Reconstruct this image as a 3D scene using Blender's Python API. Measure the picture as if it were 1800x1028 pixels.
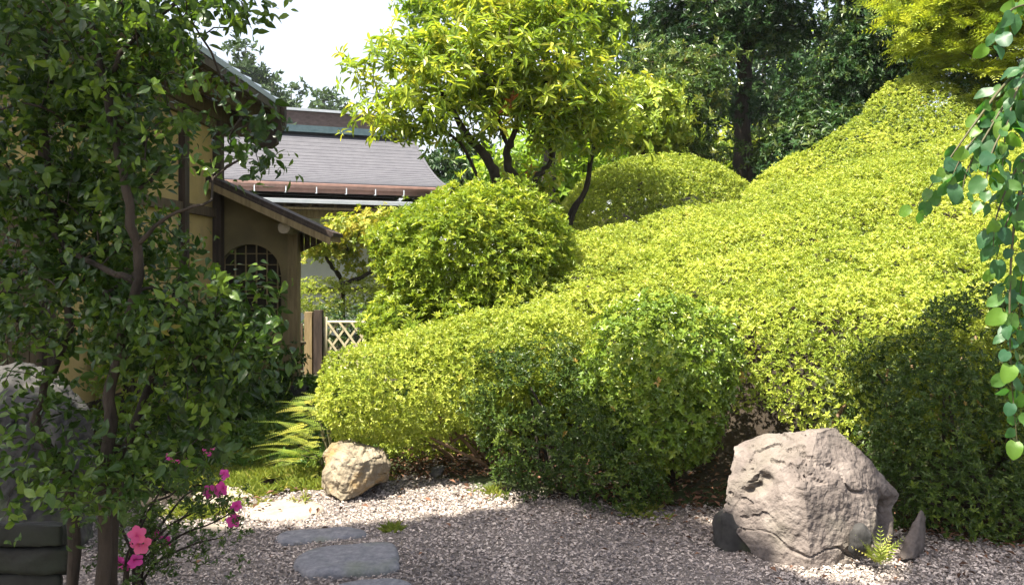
import bpy, math, random
import numpy as np
from mathutils import Vector, Matrix

for _o in list(bpy.data.objects):
    bpy.data.objects.remove(_o)
SC = bpy.context.scene
COL = SC.collection
R = np.random.default_rng(11)
random.seed(5)

# ------------------------------------------------------------------ camera, sky, sun, exposure
EYE = 1.5
F = 1500.0                      # focal length in pixels of an 1800 wide frame
HU, HV = 900.0, 470.0           # vanishing point of the level view axis
cam_d = bpy.data.cameras.new('camera')
cam_d.sensor_width = 36.0
cam_d.lens = 36.0 * F / 1800.0
cam_d.shift_y = -(514.0 - HV) / 1800.0
cam_d.clip_start = 0.05
cam_d.clip_end = 2000.0
cam = bpy.data.objects.new('camera', cam_d)
cam.location = (0, 0, EYE)
cam.rotation_euler = (math.pi / 2, 0, 0)
COL.objects.link(cam)
SC.camera = cam

SUN_EL, SUN_H = math.radians(60), (-0.82, -0.572)
SUN = np.array([math.cos(SUN_EL) * SUN_H[0], math.cos(SUN_EL) * SUN_H[1], math.sin(SUN_EL)])
world = bpy.data.worlds.new("World")
SC.world = world
world.use_nodes = True
nt = world.node_tree
nt.nodes.clear()
sky = nt.nodes.new('ShaderNodeTexSky')
sky.sky_type = 'NISHITA'
sky.sun_disc = False
sky.sun_elevation = SUN_EL
sky.sun_rotation = math.atan2(SUN_H[0], SUN_H[1])
sky.air_density = 1.0
sky.dust_density = 4.0
sky.ozone_density = 1.0
bg = nt.nodes.new('ShaderNodeBackground')
bg.inputs['Strength'].default_value = 0.15
out = nt.nodes.new('ShaderNodeOutputWorld')
veil = nt.nodes.new('ShaderNodeMix')          # thin high haze over the whole sky
veil.data_type = 'RGBA'
veil.inputs[0].default_value = 0.6
nt.links.new(sky.outputs[0], veil.inputs[6])
veil.inputs[7].default_value = (1.72, 1.60, 1.52, 1)
nt.links.new(veil.outputs[2], bg.inputs[0])
nt.links.new(bg.outputs[0], out.inputs[0])

sun_d = bpy.data.lights.new('sun', 'SUN')
sun_d.energy = 4.8
sun_d.angle = math.radians(0.5)
sun_d.color = (1.0, 0.93, 0.80)
sun = bpy.data.objects.new('sun', sun_d)
sun.rotation_euler = Vector(SUN).to_track_quat('Z', 'Y').to_euler()
sun.location = (-10, -20, 40)
COL.objects.link(sun)

SC.render.engine = 'CYCLES'
SC.view_settings.view_transform = 'Standard'
SC.view_settings.look = 'None'
SC.view_settings.exposure = 2.02
SC.view_settings.gamma = 1.0
SC.view_settings.use_curve_mapping = False
SC.cycles.use_denoising = True
SC.cycles.max_bounces = 8
SC.cycles.diffuse_bounces = 4
SC.cycles.transmission_bounces = 4
SC.cycles.sample_clamp_indirect = 6.0


def P(u, v, d):
    return np.array([(u - HU) / F * d, d, EYE - (v - HV) / F * d])


def PG(u, v, z=0.0):
    """pixel on a level surface at height z"""
    d = F * (EYE - z) / (v - HV)
    return np.array([(u - HU) / F * d, d, z])


def q_of(p):
    """where the sun's shadow of point(s) p falls on z = 0"""
    p = np.asarray(p, float)
    return p[..., :2] - SUN[:2] * (p[..., 2:3] / SUN[2])


# ------------------------------------------------------------------ noise
def _hash(ix, iy, iz, s):
    h = (ix * 374761393 + iy * 668265263 + iz * 2147483647 + s * 974634777) & 0xFFFFFFFF
    h = ((h ^ (h >> 13)) * 1274126177) & 0xFFFFFFFF
    h = h ^ (h >> 16)
    return (h & 0xFFFF) / 65535.0


def noise(p, scale=1.0, seed=0):
    p = np.asarray(p, float) * scale
    i = np.floor(p).astype(np.int64)
    f = p - i
    f = f * f * (3 - 2 * f)
    r = 0
    for dx in (0, 1):
        for dy in (0, 1):
            for dz in (0, 1):
                w = (f[..., 0] if dx else 1 - f[..., 0]) * (f[..., 1] if dy else 1 - f[..., 1]) * (f[..., 2] if dz else 1 - f[..., 2])
                r = r + w * _hash(i[..., 0] + dx, i[..., 1] + dy, i[..., 2] + dz, seed)
    return r * 2 - 1


def fbm(p, scale=1.0, octv=4, seed=0, gain=0.5):
    a, r = 1.0, 0
    for k in range(octv):
        r = r + a * noise(p, scale, seed + k)
        scale *= 2.03
        a *= gain
    return r


# ------------------------------------------------------------------ materials
def _nodes(name):
    m = bpy.data.materials.new(name)
    m.use_nodes = True
    n = m.node_tree
    n.nodes.clear()
    o = n.nodes.new('ShaderNodeOutputMaterial')
    return m, n, o


def _ramp(n, cols, fac):
    r = n.nodes.new('ShaderNodeValToRGB')
    cr = r.color_ramp
    while len(cr.elements) < len(cols):
        cr.elements.new(0.5)
    for e, (pos, c) in zip(cr.elements, cols):
        e.position = pos
        e.color = (*c, 1)
    n.links.new(fac, r.inputs[0])
    return r.outputs[0]


def leaf_mat(name, cols, trans=0.4, rough=0.42, spec=0.4, tboost=(1.25, 1.2, 0.6)):
    m, n, o = _nodes(name)
    at = n.nodes.new('ShaderNodeAttribute')
    at.attribute_name = 'tint'
    c = _ramp(n, cols, at.outputs['Fac'])
    pb = n.nodes.new('ShaderNodeBsdfPrincipled')
    n.links.new(c, pb.inputs['Base Color'])
    pb.inputs['Roughness'].default_value = rough
    pb.inputs['Specular IOR Level'].default_value = spec
    mul = n.nodes.new('ShaderNodeMix')
    mul.data_type = 'RGBA'
    mul.blend_type = 'MULTIPLY'
    mul.inputs[0].default_value = 1.0
    n.links.new(c, mul.inputs[6])
    mul.inputs[7].default_value = (*tboost, 1)
    tr = n.nodes.new('ShaderNodeBsdfTranslucent')
    n.links.new(mul.outputs[2], tr.inputs[0])
    mx = n.nodes.new('ShaderNodeMixShader')
    mx.inputs[0].default_value = trans
    n.links.new(pb.outputs[0], mx.inputs[1])
    n.links.new(tr.outputs[0], mx.inputs[2])
    n.links.new(mx.outputs[0], o.inputs[0])
    return m


def solid_mat(name, cols, scale=8.0, rough=0.8, detail=6, bump=0.3, bump_scale=None, stretch=(1, 1, 1), spec=0.3,
              metallic=0.0, second=None, tint=None):
    """noise-coloured surface; second=(scale, lo, hi, colour) lays patches of another colour over it"""
    m, n, o = _nodes(name)
    tc = n.nodes.new('ShaderNodeTexCoord')
    mp = n.nodes.new('ShaderNodeMapping')
    mp.inputs['Scale'].default_value = stretch
    n.links.new(tc.outputs['Object'], mp.inputs[0])
    nz = n.nodes.new('ShaderNodeTexNoise')
    nz.inputs['Scale'].default_value = scale
    nz.inputs['Detail'].default_value = detail
    nz.inputs['Roughness'].default_value = 0.62
    n.links.new(mp.outputs[0], nz.inputs['Vector'])
    c = _ramp(n, cols, nz.outputs['Fac'])
    if tint:
        at = n.nodes.new('ShaderNodeAttribute')
        at.attribute_name = 'tint'
        c2 = _ramp(n, tint, at.outputs['Fac'])
        mx = n.nodes.new('ShaderNodeMix')
        mx.data_type = 'RGBA'
        mx.blend_type = 'MULTIPLY'
        mx.inputs[0].default_value = 1.0
        n.links.new(c, mx.inputs[6])
        n.links.new(c2, mx.inputs[7])
        c = mx.outputs[2]
    if second:
        n2 = n.nodes.new('ShaderNodeTexNoise')
        n2.inputs['Scale'].default_value = second[0]
        n2.inputs['Detail'].default_value = 5
        n.links.new(tc.outputs['Object'], n2.inputs['Vector'])
        mr = n.nodes.new('ShaderNodeMapRange')
        mr.inputs[1].default_value = second[1]
        mr.inputs[2].default_value = second[2]
        n.links.new(n2.outputs['Fac'], mr.inputs[0])
        mx = n.nodes.new('ShaderNodeMix')
        mx.data_type = 'RGBA'
        n.links.new(mr.outputs[0], mx.inputs[0])
        n.links.new(c, mx.inputs[6])
        mx.inputs[7].default_value = (*second[3], 1)
        c = mx.outputs[2]
    pb = n.nodes.new('ShaderNodeBsdfPrincipled')
    n.links.new(c, pb.inputs['Base Color'])
    pb.inputs['Roughness'].default_value = rough
    pb.inputs['Specular IOR Level'].default_value = spec
    pb.inputs['Metallic'].default_value = metallic
    if bump:
        nb = n.nodes.new('ShaderNodeTexNoise')
        nb.inputs['Scale'].default_value = bump_scale or scale * 3
        nb.inputs['Detail'].default_value = 8
        n.links.new(mp.outputs[0], nb.inputs['Vector'])
        bp = n.nodes.new('ShaderNodeBump')
        bp.inputs['Strength'].default_value = bump
        bp.inputs['Distance'].default_value = 0.02
        n.links.new(nb.outputs['Fac'], bp.inputs['Height'])
        n.links.new(bp.outputs[0], pb.inputs['Normal'])
    n.links.new(pb.outputs[0], o.inputs[0])
    return m


M = {}
# clipped azaleas in new growth: yellow green
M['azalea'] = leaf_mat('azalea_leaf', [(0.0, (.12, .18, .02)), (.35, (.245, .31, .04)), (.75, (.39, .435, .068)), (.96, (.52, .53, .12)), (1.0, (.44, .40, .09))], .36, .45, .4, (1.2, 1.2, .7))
M['azalea_shade'] = leaf_mat('azalea_shade_leaf', [(0.0, (.024, .05, .010)), (.5, (.052, .095, .016)), (.93, (.15, .205, .03)), (1.0, (.3, .2, .05))], .34, .42, .4)  # darker copy of the azalea leaf, shade put into its colour
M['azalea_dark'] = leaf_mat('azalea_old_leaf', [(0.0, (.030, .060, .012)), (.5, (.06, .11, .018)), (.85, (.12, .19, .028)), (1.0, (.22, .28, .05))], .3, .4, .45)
M['box'] = leaf_mat('small_glossy_leaf', [(0.0, (.06, .12, .016)), (.5, (.14, .22, .026)), (.85, (.26, .34, .045)), (.96, (.40, .43, .08)), (1.0, (.38, .26, .07))], .3, .32, .5)
M['bush'] = leaf_mat('round_bush_leaf', [(0.0, (.09, .155, .02)), (.5, (.21, .29, .03)), (1.0, (.44, .47, .07))], .4, .42, .4)
M['rhodo'] = leaf_mat('long_leaf', [(0.0, (.12, .20, .025)), (.4, (.22, .31, .034)), (.85, (.38, .43, .05)), (.985, (.47, .45, .09)), (1.0, (.40, .14, .05))], .5, .28, .6)
M['dogwood'] = leaf_mat('oval_leaf', [(0.0, (.020, .048, .010)), (.5, (.042, .09, .014)), (.95, (.13, .21, .026)), (1.0, (.16, .15, .025))], .45, .34, .45)
M['evergreen'] = leaf_mat('evergreen_leaf', [(0.0, (.016, .042, .014)), (.6, (.032, .078, .020)), (.92, (.09, .13, .03)), (1.0, (.22, .25, .06))], .2, .4, .4)
M['lit_evergreen'] = leaf_mat('lit_camellia_leaf', [(0.0, (.05, .10, .025)), (.6, (.11, .17, .04)), (1.0, (.26, .28, .08))], .25, .25, .6)  # lighter copy of the evergreen leaf, sunlight put into its colour
M['maple'] = leaf_mat('maple_leaf', [(0.0, (.12, .22, .02)), (.5, (.22, .34, .03)), (1.0, (.36, .44, .05))], .5, .45, .35)
M['gold'] = leaf_mat('golden_leaf', [(0.0, (.14, .20, .025)), (.6, (.32, .36, .045)), (1.0, (.48, .40, .08))], .42, .45, .3)
M['hinoki'] = leaf_mat('cypress_spray', [(0.0, (.10, .17, .025)), (.4, (.26, .33, .035)), (1.0, (.52, .55, .08))], .45, .5, .3)
M['katsura'] = leaf_mat('round_leaf', [(0.0, (.03, .10, .05)), (.5, (.055, .14, .05)), (1.0, (.13, .24, .03))], .5, .45, .5, (1.3, 1.7, .35))
M['conifer_far'] = leaf_mat('far_conifer', [(0.0, (.035, .07, .035)), (1.0, (.09, .14, .06))], .2, .6, .2)  # bluish tone puts some of the distance haze into the leaf colour
M['ground_leaf'] = leaf_mat('ground_leaf', [(0.0, (.04, .09, .02)), (.6, (.09, .17, .03)), (1.0, (.24, .30, .05))], .35, .45, .35)
M['grass'] = leaf_mat('grass_blade', [(0.0, (.12, .18, .03)), (.6, (.24, .29, .05)), (1.0, (.42, .38, .11))], .35, .5, .3)
M['nandina'] = leaf_mat('fern_spray', [(0.0, (.10, .18, .03)), (.5, (.24, .30, .04)), (.85, (.42, .40, .07)), (1.0, (.45, .22, .08))], .4, .45, .3)
M['litter'] = leaf_mat('dead_leaf', [(0.0, (.03, .016, .01)), (.6, (.09, .045, .026)), (1.0, (.30, .16, .10))], .15, .7, .2)
M['petal'] = leaf_mat('pink_petal', [(0.0, (.62, .05, .30)), (.6, (.76, .10, .44)), (1.0, (.82, .16, .30))], .35, .5, .3, (1.1, .9, 1.1))
M['bark'] = solid_mat('bark', [(.3, (.014, .011, .008)), (.7, (.05, .038, .028))], 14, .9, 8, .8, 40, (1, 1, .35))
M['bark_tan'] = solid_mat('tan_bark', [(.3, (.10, .06, .035)), (.7, (.26, .17, .10))], 14, .9, 8, .6, 40, (1, 1, .35))
M['twig_green'] = solid_mat('green_twig', [(.3, (.05, .05, .02)), (.7, (.09, .08, .04))], 20, .6, 3, .1)
M['soil'] = solid_mat('soil', [(.3, (.010, .0075, .005)), (.5, (.022, .016, .011)), (.75, (.045, .034, .023))], 2.2, .95, 9, .8, 26, second=(.8, .48, .6, (.045, .065, .02)))
M['gravel_bed'] = solid_mat('gravel_bed', [(.3, (.10, .085, .075)), (.6, (.20, .17, .15)), (.8, (.30, .26, .23))], 60, .9, 6, .9, 70)
M['pebble'] = solid_mat('pebble', [(.3, (.82, .80, .80)), (.7, (1., 1., 1.))], 40, .75, 3, .25, 90,
                        tint=[(0, (.085, .075, .072)), (.25, (.17, .15, .145)), (.6, (.345, .297, .262)), (.85, (.51, .437, .385)), (1, (.67, .585, .51))])
M['boulder'] = solid_mat('pinkish_rock', [(.30, (.062, .052, .047)), (.5, (.130, .108, .096)), (.70, (.20, .172, .154))], 7, .85, 14, .9, 30,
                         second=(3.2, .50, .70, (.12, .106, .084)))
M['round_stone'] = solid_mat('ochre_rock', [(.3, (.10, .082, .058)), (.5, (.19, .158, .11)), (.7, (.27, .235, .18))], 7, .85, 12, .9, 22,
                             second=(5, .52, .66, (.20, .13, .05)))
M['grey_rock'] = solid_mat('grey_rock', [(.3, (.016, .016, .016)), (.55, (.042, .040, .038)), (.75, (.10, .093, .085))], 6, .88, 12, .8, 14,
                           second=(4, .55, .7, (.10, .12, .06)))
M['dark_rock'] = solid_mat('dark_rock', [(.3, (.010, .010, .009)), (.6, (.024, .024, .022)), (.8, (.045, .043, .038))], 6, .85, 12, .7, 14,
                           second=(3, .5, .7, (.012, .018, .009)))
M['slab'] = solid_mat('blue_grey_stone', [(.3, (.11, .115, .13)), (.55, (.19, .19, .205)), (.8, (.30, .29, .29))], 24, .8, 10, .5, 60,
                      second=(3.5, .55, .75, (.13, .15, .10)))
M['slab_pale'] = solid_mat('pale_stone', [(.3, (.19, .16, .125)), (.55, (.27, .23, .185)), (.8, (.34, .295, .24))], 16, .85, 10, .4, 50)
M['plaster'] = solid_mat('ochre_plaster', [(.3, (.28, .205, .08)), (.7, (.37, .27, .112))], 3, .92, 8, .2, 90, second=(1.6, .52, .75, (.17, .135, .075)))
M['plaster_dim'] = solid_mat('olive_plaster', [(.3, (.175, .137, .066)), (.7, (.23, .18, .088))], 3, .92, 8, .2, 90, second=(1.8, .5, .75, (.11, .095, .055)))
M['plaster_white'] = solid_mat('white_plaster', [(.3, (.62, .64, .60)), (.7, (.74, .75, .70))], 3, .9, 6, .1, 60)
M['wood_tan'] = solid_mat('tan_wood', [(.3, (.14, .10, .05)), (.55, (.23, .17, .085)), (.75, (.29, .225, .12))], 9, .75, 8, .3, 40, (3, 3, .35))
M['wood_dark'] = solid_mat('dark_wood', [(.3, (.020, .014, .011)), (.7, (.065, .045, .034))], 9, .7, 8, .3, 40, (3, 3, .35))
M['wood_brown'] = solid_mat('brown_wood', [(.3, (.045, .031, .019)), (.7, (.105, .075, .045))], 9, .75, 8, .3, 40, (3, 3, .35))
M['wood_end'] = solid_mat('log_end', [(.3, (.24, .19, .13)), (.7, (.38, .31, .22))], 20, .8, 6, .3)
M['bamboo'] = solid_mat('pale_bamboo', [(.3, (.36, .31, .19)), (.7, (.52, .47, .32))], 10, .55, 5, .1, 30, (4, 4, .4))
M['bamboo_dark'] = solid_mat('old_bamboo', [(.3, (.06, .05, .035)), (.7, (.13, .11, .075))], 10, .6, 5, .1, 30, (4, 4, .4))
M['roof'] = solid_mat('grey_shingle', [(.3, (.066, .066, .078)), (.7, (.090, .090, .103))], 5, .75, 9, .25, 60, (1, 1, 1), .25)
M['roof_metal'] = solid_mat('blue_grey_metal', [(.3, (.16, .20, .25)), (.7, (.24, .28, .33))], 4, .42, 5, .05, 30, spec=.6)
M['copper'] = solid_mat('brown_copper', [(.3, (.10, .055, .042)), (.7, (.17, .095, .075))], 5, .5, 6, .1, 30, spec=.5)
M['verdigris'] = solid_mat('green_copper', [(.3, (.06, .10, .115)), (.7, (.10, .155, .17))], 6, .6, 6, .1, 30)
M['ridge_brown'] = solid_mat('ridge_boards', [(.3, (.075, .055, .05)), (.7, (.14, .10, .092))], 6, .7, 6, .2, 30, (.3, 3, 3))
M['zinc'] = solid_mat('pale_zinc', [(.3, (.42, .46, .50)), (.7, (.54, .57, .60))], 4, .4, 4, .05, 30, spec=.6)
M['dark_room'] = solid_mat('dark_interior', [(.3, (.020, .015, .011)), (.7, (.035, .027, .02))], 4, .9, 4, 0)


# ------------------------------------------------------------------ mesh helpers (arrays in world coordinates)
BASE = {}


def merge(parts):
    """[(V, F, tint or None)...] with F a list/array of equal-length polygons or a list of lists"""
    V, Fs, T, k = [], [], [], 0
    for it in parts:
        v, f = np.asarray(it[0], float), it[1]
        t = it[2] if len(it) > 2 and it[2] is not None else np.full(len(v), .5)
        V.append(v)
        T.append(np.asarray(t, float))
        Fs.append((f, k))
        k += len(v)
    return np.concatenate(V), Fs, np.concatenate(T)


def make_mesh(name, parts, smooth=False):
    V, Fs, T = merge(parts)
    loops, starts, n = [], [], 0
    for f, k in Fs:
        if isinstance(f, np.ndarray):
            m = f.shape[1]
            loops.append((f + k).ravel())
            starts.append(n + np.arange(len(f)) * m)
            n += f.size
        else:
            for poly in f:
                loops.append(np.asarray(poly) + k)
                starts.append(np.array([n]))
                n += len(poly)
    loops = np.concatenate(loops).astype(np.int32)
    starts = np.concatenate(starts).astype(np.int32)
    me = bpy.data.meshes.new(name)
    me.vertices.add(len(V))
    me.vertices.foreach_set('co', V.astype(np.float32).ravel())
    me.loops.add(len(loops))
    me.loops.foreach_set('vertex_index', loops)
    me.polygons.add(len(starts))
    me.polygons.foreach_set('loop_start', starts)
    me.polygons.foreach_set('use_smooth', np.full(len(starts), bool(smooth)))
    a = me.attributes.new('tint', 'FLOAT', 'POINT')
    a.data.foreach_set('value', T.astype(np.float32))
    me.update(calc_edges=True)
    return me


def tag(o, label=None, cat=None, group=None, kind=None):
    if label:
        o['label'] = label
    if cat:
        o['category'] = cat
    if group:
        o['group'] = group
    if kind:
        o['kind'] = kind
    return o


def root_of(o):
    while o.parent:
        o = o.parent
    return o


def empty(name, loc, label, cat, group=None):
    o = bpy.data.objects.new(name, None)
    o.empty_display_size = 0.1
    o.location = tuple(float(x) for x in loc)
    COL.objects.link(o)
    BASE[o.name] = np.array(loc, float)
    return tag(o, label, cat, group)


def obj(name, parts, mat, parent=None, smooth=False, base=None, kind=None, label=None, cat=None, group=None):
    if parent is not None:
        b = BASE[root_of(parent).name]
    else:
        b = np.array(base if base is not None else (0, 0, 0), float)
    parts = [(np.asarray(p[0], float) - b, *p[1:]) for p in parts]
    o = bpy.data.objects.new(name, make_mesh(name, parts, smooth))
    o.data.materials.append(mat)
    if parent is not None:
        o.parent = parent
    else:
        o.location = tuple(b)
        BASE[o.name] = b
    COL.objects.link(o)
    return tag(o, label, cat, group, kind)


BOXF = np.array([[0, 3, 2, 1], [4, 5, 6, 7], [0, 1, 5, 4], [1, 2, 6, 5], [2, 3, 7, 6], [3, 0, 4, 7]])


def box(x0, x1, y0, y1, z0, z1):
    V = np.array([[x0, y0, z0], [x1, y0, z0], [x1, y1, z0], [x0, y1, z0], [x0, y0, z1], [x1, y0, z1], [x1, y1, z1], [x0, y1, z1]], float)
    return V, BOXF


def beam(p, q, w, h, up=(0, 0, 1)):
    p, q, up = np.array(p, float), np.array(q, float), np.array(up, float)
    d = (q - p) / np.linalg.norm(q - p)
    s = np.cross(d, up)
    s /= np.linalg.norm(s)
    u = np.cross(s, d)
    V = []
    for c in (p, q):
        for a, b in ((-1, -1), (1, -1), (1, 1), (-1, 1)):
            V.append(c + s * a * w / 2 + u * b * h / 2)
    return np.array(V), np.array([[0, 3, 2, 1], [4, 5, 6, 7], [0, 1, 5, 4], [1, 2, 6, 5], [2, 3, 7, 6], [3, 0, 4, 7]])


def tube(pts, rad, sides=6, cap=True, wob=0.0):
    pts = np.asarray(pts, float)
    n = len(pts)
    rad = np.broadcast_to(np.asarray(rad, float), (n,)) if np.ndim(rad) else np.full(n, float(rad))
    tan = np.gradient(pts, axis=0)
    tan /= np.linalg.norm(tan, axis=1)[:, None] + 1e-12
    ref = np.array([0.31, 0.17, 0.93]) if abs(tan[:, 2]).mean() < .8 else np.array([0.93, 0.31, 0.17])
    s = np.cross(tan, ref)
    s /= np.linalg.norm(s, axis=1)[:, None]
    t = np.cross(tan, s)
    a = np.arange(sides) / sides * 2 * np.pi
    rr = rad[:, None] * (1 + (wob * R.normal(size=(n, sides)) if wob else 0))
    V = pts[:, None] + rr[..., None] * (np.cos(a)[None, :, None] * s[:, None] + np.sin(a)[None, :, None] * t[:, None])
    V = V.reshape(-1, 3)
    i = np.arange(n - 1)[:, None] * sides
    j = np.arange(sides)[None]
    k = (j + 1) % sides
    Fq = np.stack([i + j, i + k, i + sides + k, i + sides + j], -1).reshape(-1, 4)
    faces = [Fq]
    if not cap:
        return [(V, Fq)]
    V2 = np.vstack([V, pts[0], pts[-1]])
    c0 = np.stack([np.full(sides, n * sides), (np.arange(sides) + 1) % sides, np.arange(sides)], -1)
    l = (n - 1) * sides
    c1 = np.stack([np.full(sides, n * sides + 1), l + np.arange(sides), l + (np.arange(sides) + 1) % sides], -1)
    return [(V2, [*map(list, Fq), *map(list, c0), *map(list, c1)])]


def smooth_path(pts, n=16):
    """Catmull-Rom through the points"""
    p = np.asarray(pts, float)
    p = np.vstack([2 * p[0] - p[1], p, 2 * p[-1] - p[-2]])
    m = len(p) - 3
    out = []
    for t in np.linspace(0, m - 1e-6, n):
        i = int(t)
        f = t - i
        a, b, c, d = p[i:i + 4]
        out.append(.5 * (2 * b + (c - a) * f + (2 * a - 5 * b + 4 * c - d) * f * f + (3 * b - a - 3 * c + d) * f ** 3))
    return np.array(out)


# ------------------------------------------------------------------ leaves
def leaf_tpl(L, W, shape='diamond', fold=.25, droop=.15):
    if shape == 'diamond':
        V = np.array([[0, 0, 0], [-W / 2, .5 * L, fold * W], [0, L, -droop * L], [W / 2, .5 * L, fold * W]])
        Fc = np.array([[0, 2, 1], [0, 3, 2]])
    elif shape == 'oval':            # pointed oval, six triangles... folded at the midrib
        z = lambda t: -droop * L * t * t
        V = np.array([[0, 0, 0], [-.42 * W, .25 * L, fold * W * .42 + z(.25)], [-.5 * W, .5 * L, fold * W * .5 + z(.5)], [-.26 * W, .8 * L, fold * W * .26 + z(.8)],
                      [0, L, z(1)], [.26 * W, .8 * L, fold * W * .26 + z(.8)], [.5 * W, .5 * L, fold * W * .5 + z(.5)], [.42 * W, .25 * L, fold * W * .42 + z(.25)],
                      [0, .5 * L, z(.5)]])
        Fc = np.array([[0, 8, 1], [1, 8, 2], [2, 8, 3], [3, 8, 4], [4, 8, 5], [5, 8, 6], [6, 8, 7], [7, 8, 0]])
    elif shape == 'long':
        z = lambda t: -droop * L * t * t
        V = np.array([[0, 0, 0], [-.5 * W, .45 * L, fold * W + z(.45)], [-.4 * W, .75 * L, fold * W * .8 + z(.75)], [0, L, z(1)],
                      [.4 * W, .75 * L, fold * W * .8 + z(.75)], [.5 * W, .45 * L, fold * W + z(.45)]])
        Fc = np.array([[0, 3, 1], [1, 3, 2], [0, 5, 3], [5, 4, 3]])
    else:                            # heart: broad round leaf
        a = np.linspace(0, 2 * np.pi, 15)[:-1]
        rx = .5 * W * np.sin(a)
        ry = .5 * L - .5 * L * np.cos(a)
        ry[0] = .12 * L
        ry[7] = 1.06 * L
        V = np.stack([rx, ry, fold * abs(rx) - droop * L * (ry / L) ** 2], 1)
        V = np.vstack([V, [0, .5 * L, -.25 * droop * L]])
        Fc = np.array([[i, (i + 1) % 14, 14] for i in range(14)])[:, ::-1].copy()
    return V, Fc


def rot_axis(ax, ang):
    return np.array(Matrix.Rotation(ang, 3, ax))


def rosette(n, L, W, tilt=(35, 65), rng=R, shape='diamond', jit=.25, fold=.25, droop=.15, stem=0.0):
    """n leaves round an upright (z) shoot"""
    Vs, Fs, Ts, k = [], [], [], 0
    for i in range(n):
        s = 1 + rng.uniform(-jit, jit)
        v, f = leaf_tpl(L * s, W * s, shape, fold, droop)
        tl = math.radians(rng.uniform(*tilt))
        m = rot_axis('Z', 2 * math.pi * (i / n) + rng.uniform(-.35, .35)) @ rot_axis('X', math.pi / 2 - tl)
        v = v @ m.T + np.array([0, 0, rng.uniform(-.25, .15) * L + stem])
        Vs.append(v)
        Fs.append(f + k)
        Ts.append(np.full(len(v), rng.uniform(-.13, .13)))
        k += len(v)
    return np.concatenate(Vs), np.concatenate(Fs), np.concatenate(Ts)


def frames(Z, rng=R, spin=None):
    Z = Z / (np.linalg.norm(Z, axis=1)[:, None] + 1e-9)
    ref = rng.normal(size=Z.shape) if spin is None else spin
    X = np.cross(ref, Z)
    X /= np.linalg.norm(X, axis=1)[:, None] + 1e-9
    Y = np.cross(Z, X)
    return np.stack([X, Y, Z], -1)


def frames_y(Y, Zref, rng=R):
    """leaf frames: Y along the leaf, Z close to Zref"""
    Y = Y / (np.linalg.norm(Y, axis=1)[:, None] + 1e-9)
    X = np.cross(Y, Zref)
    X /= np.linalg.norm(X, axis=1)[:, None] + 1e-9
    Z = np.cross(X, Y)
    return np.stack([X, Y, Z], -1)


def scatter(tpls, Pts, Rm, S, T, rng=R):
    """copies of templates as mesh arrays"""
    out = []
    pick = rng.integers(0, len(tpls), len(Pts))
    for i, tp in enumerate(tpls):
        sel = pick == i
        n = int(sel.sum())
        if not n:
            continue
        v, f = tp[0], tp[1]
        dt = tp[2] if len(tp) > 2 else np.zeros(len(v))
        V = np.einsum('nij,mj->nmi', Rm[sel], v) * S[sel][:, None, None] + Pts[sel][:, None]
        Fx = f[None] + (np.arange(n) * len(v))[:, None, None]
        t = np.where(T[sel][:, None] >= .999, 1.0, np.clip(T[sel][:, None] + dt[None], 0, .93))
        out.append((V.reshape(-1, 3), Fx.reshape(-1, f.shape[1]), t.ravel()))
    return out


# ------------------------------------------------------------------ implicit clipped shrubs
def sd_ells(ells, k=.12, warp=.05, wscale=3.0, seed=0):
    """smooth union of ellipsoids (centre, radii), signed distance roughly in metres"""
    E = [(np.array(c, float), np.array(r, float)) for c, r in ells]

    def f(p):
        d = None
        for c, r in E:
            q = (p - c) / r
            l = np.linalg.norm(q, axis=-1)
            g = np.linalg.norm(q / r, axis=-1) + 1e-9
            e = l * (l - 1) / g
            if d is None:
                d = e
            else:
                h = np.clip(.5 + .5 * (d - e) / k, 0, 1)
                d = d * (1 - h) + e * h - k * h * (1 - h)
        return d + warp * noise(p, wscale, seed) + warp * .4 * noise(p, wscale * 3.1, seed + 9)
    lo = np.min([c - r for c, r in E], 0) - .1
    hi = np.max([c + r for c, r in E], 0) + .1
    return f, lo, hi


def shell_points(f, lo, hi, thick, density, h=.07, rng=R, zmin=None):
    g = [np.arange(a, b + h, h) for a, b in zip(lo, hi)]
    C = np.stack(np.meshgrid(*g, indexing='ij'), -1).reshape(-1, 3) + h / 2
    d = f(C)
    C = C[(d > -thick - h) & (d < h)]
    n = rng.poisson(density * h ** 3, len(C))
    p = np.repeat(C, n, 0) + rng.uniform(-h / 2, h / 2, (int(n.sum()), 3))
    d = f(p)
    ok = (d > -thick) & (d < 0)
    if zmin is not None:
        ok &= p[:, 2] > (zmin(p) if callable(zmin) else zmin)
    p, d = p[ok], d[ok]
    e = .02
    N = np.stack([f(p + np.eye(3)[i] * e) - f(p - np.eye(3)[i] * e) for i in range(3)], -1)
    N /= np.linalg.norm(N, axis=1)[:, None] + 1e-9
    return p, N, d


def cull_back(p, N, keep=.3, rng=R):
    """thin out leaves on the far side of a clipped shrub (fewer, not none)"""
    v = np.array([0, 0, EYE]) - p
    v /= np.linalg.norm(v, axis=1)[:, None]
    c = (N * v).sum(1)
    beside = abs(p[:, 0]) > .66 * np.maximum(p[:, 1], .1)          # well outside the picture: thinner
    return ((c > -.30) | (rng.uniform(size=len(p)) < keep)) & (~beside | (rng.uniform(size=len(p)) < .35))


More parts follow.
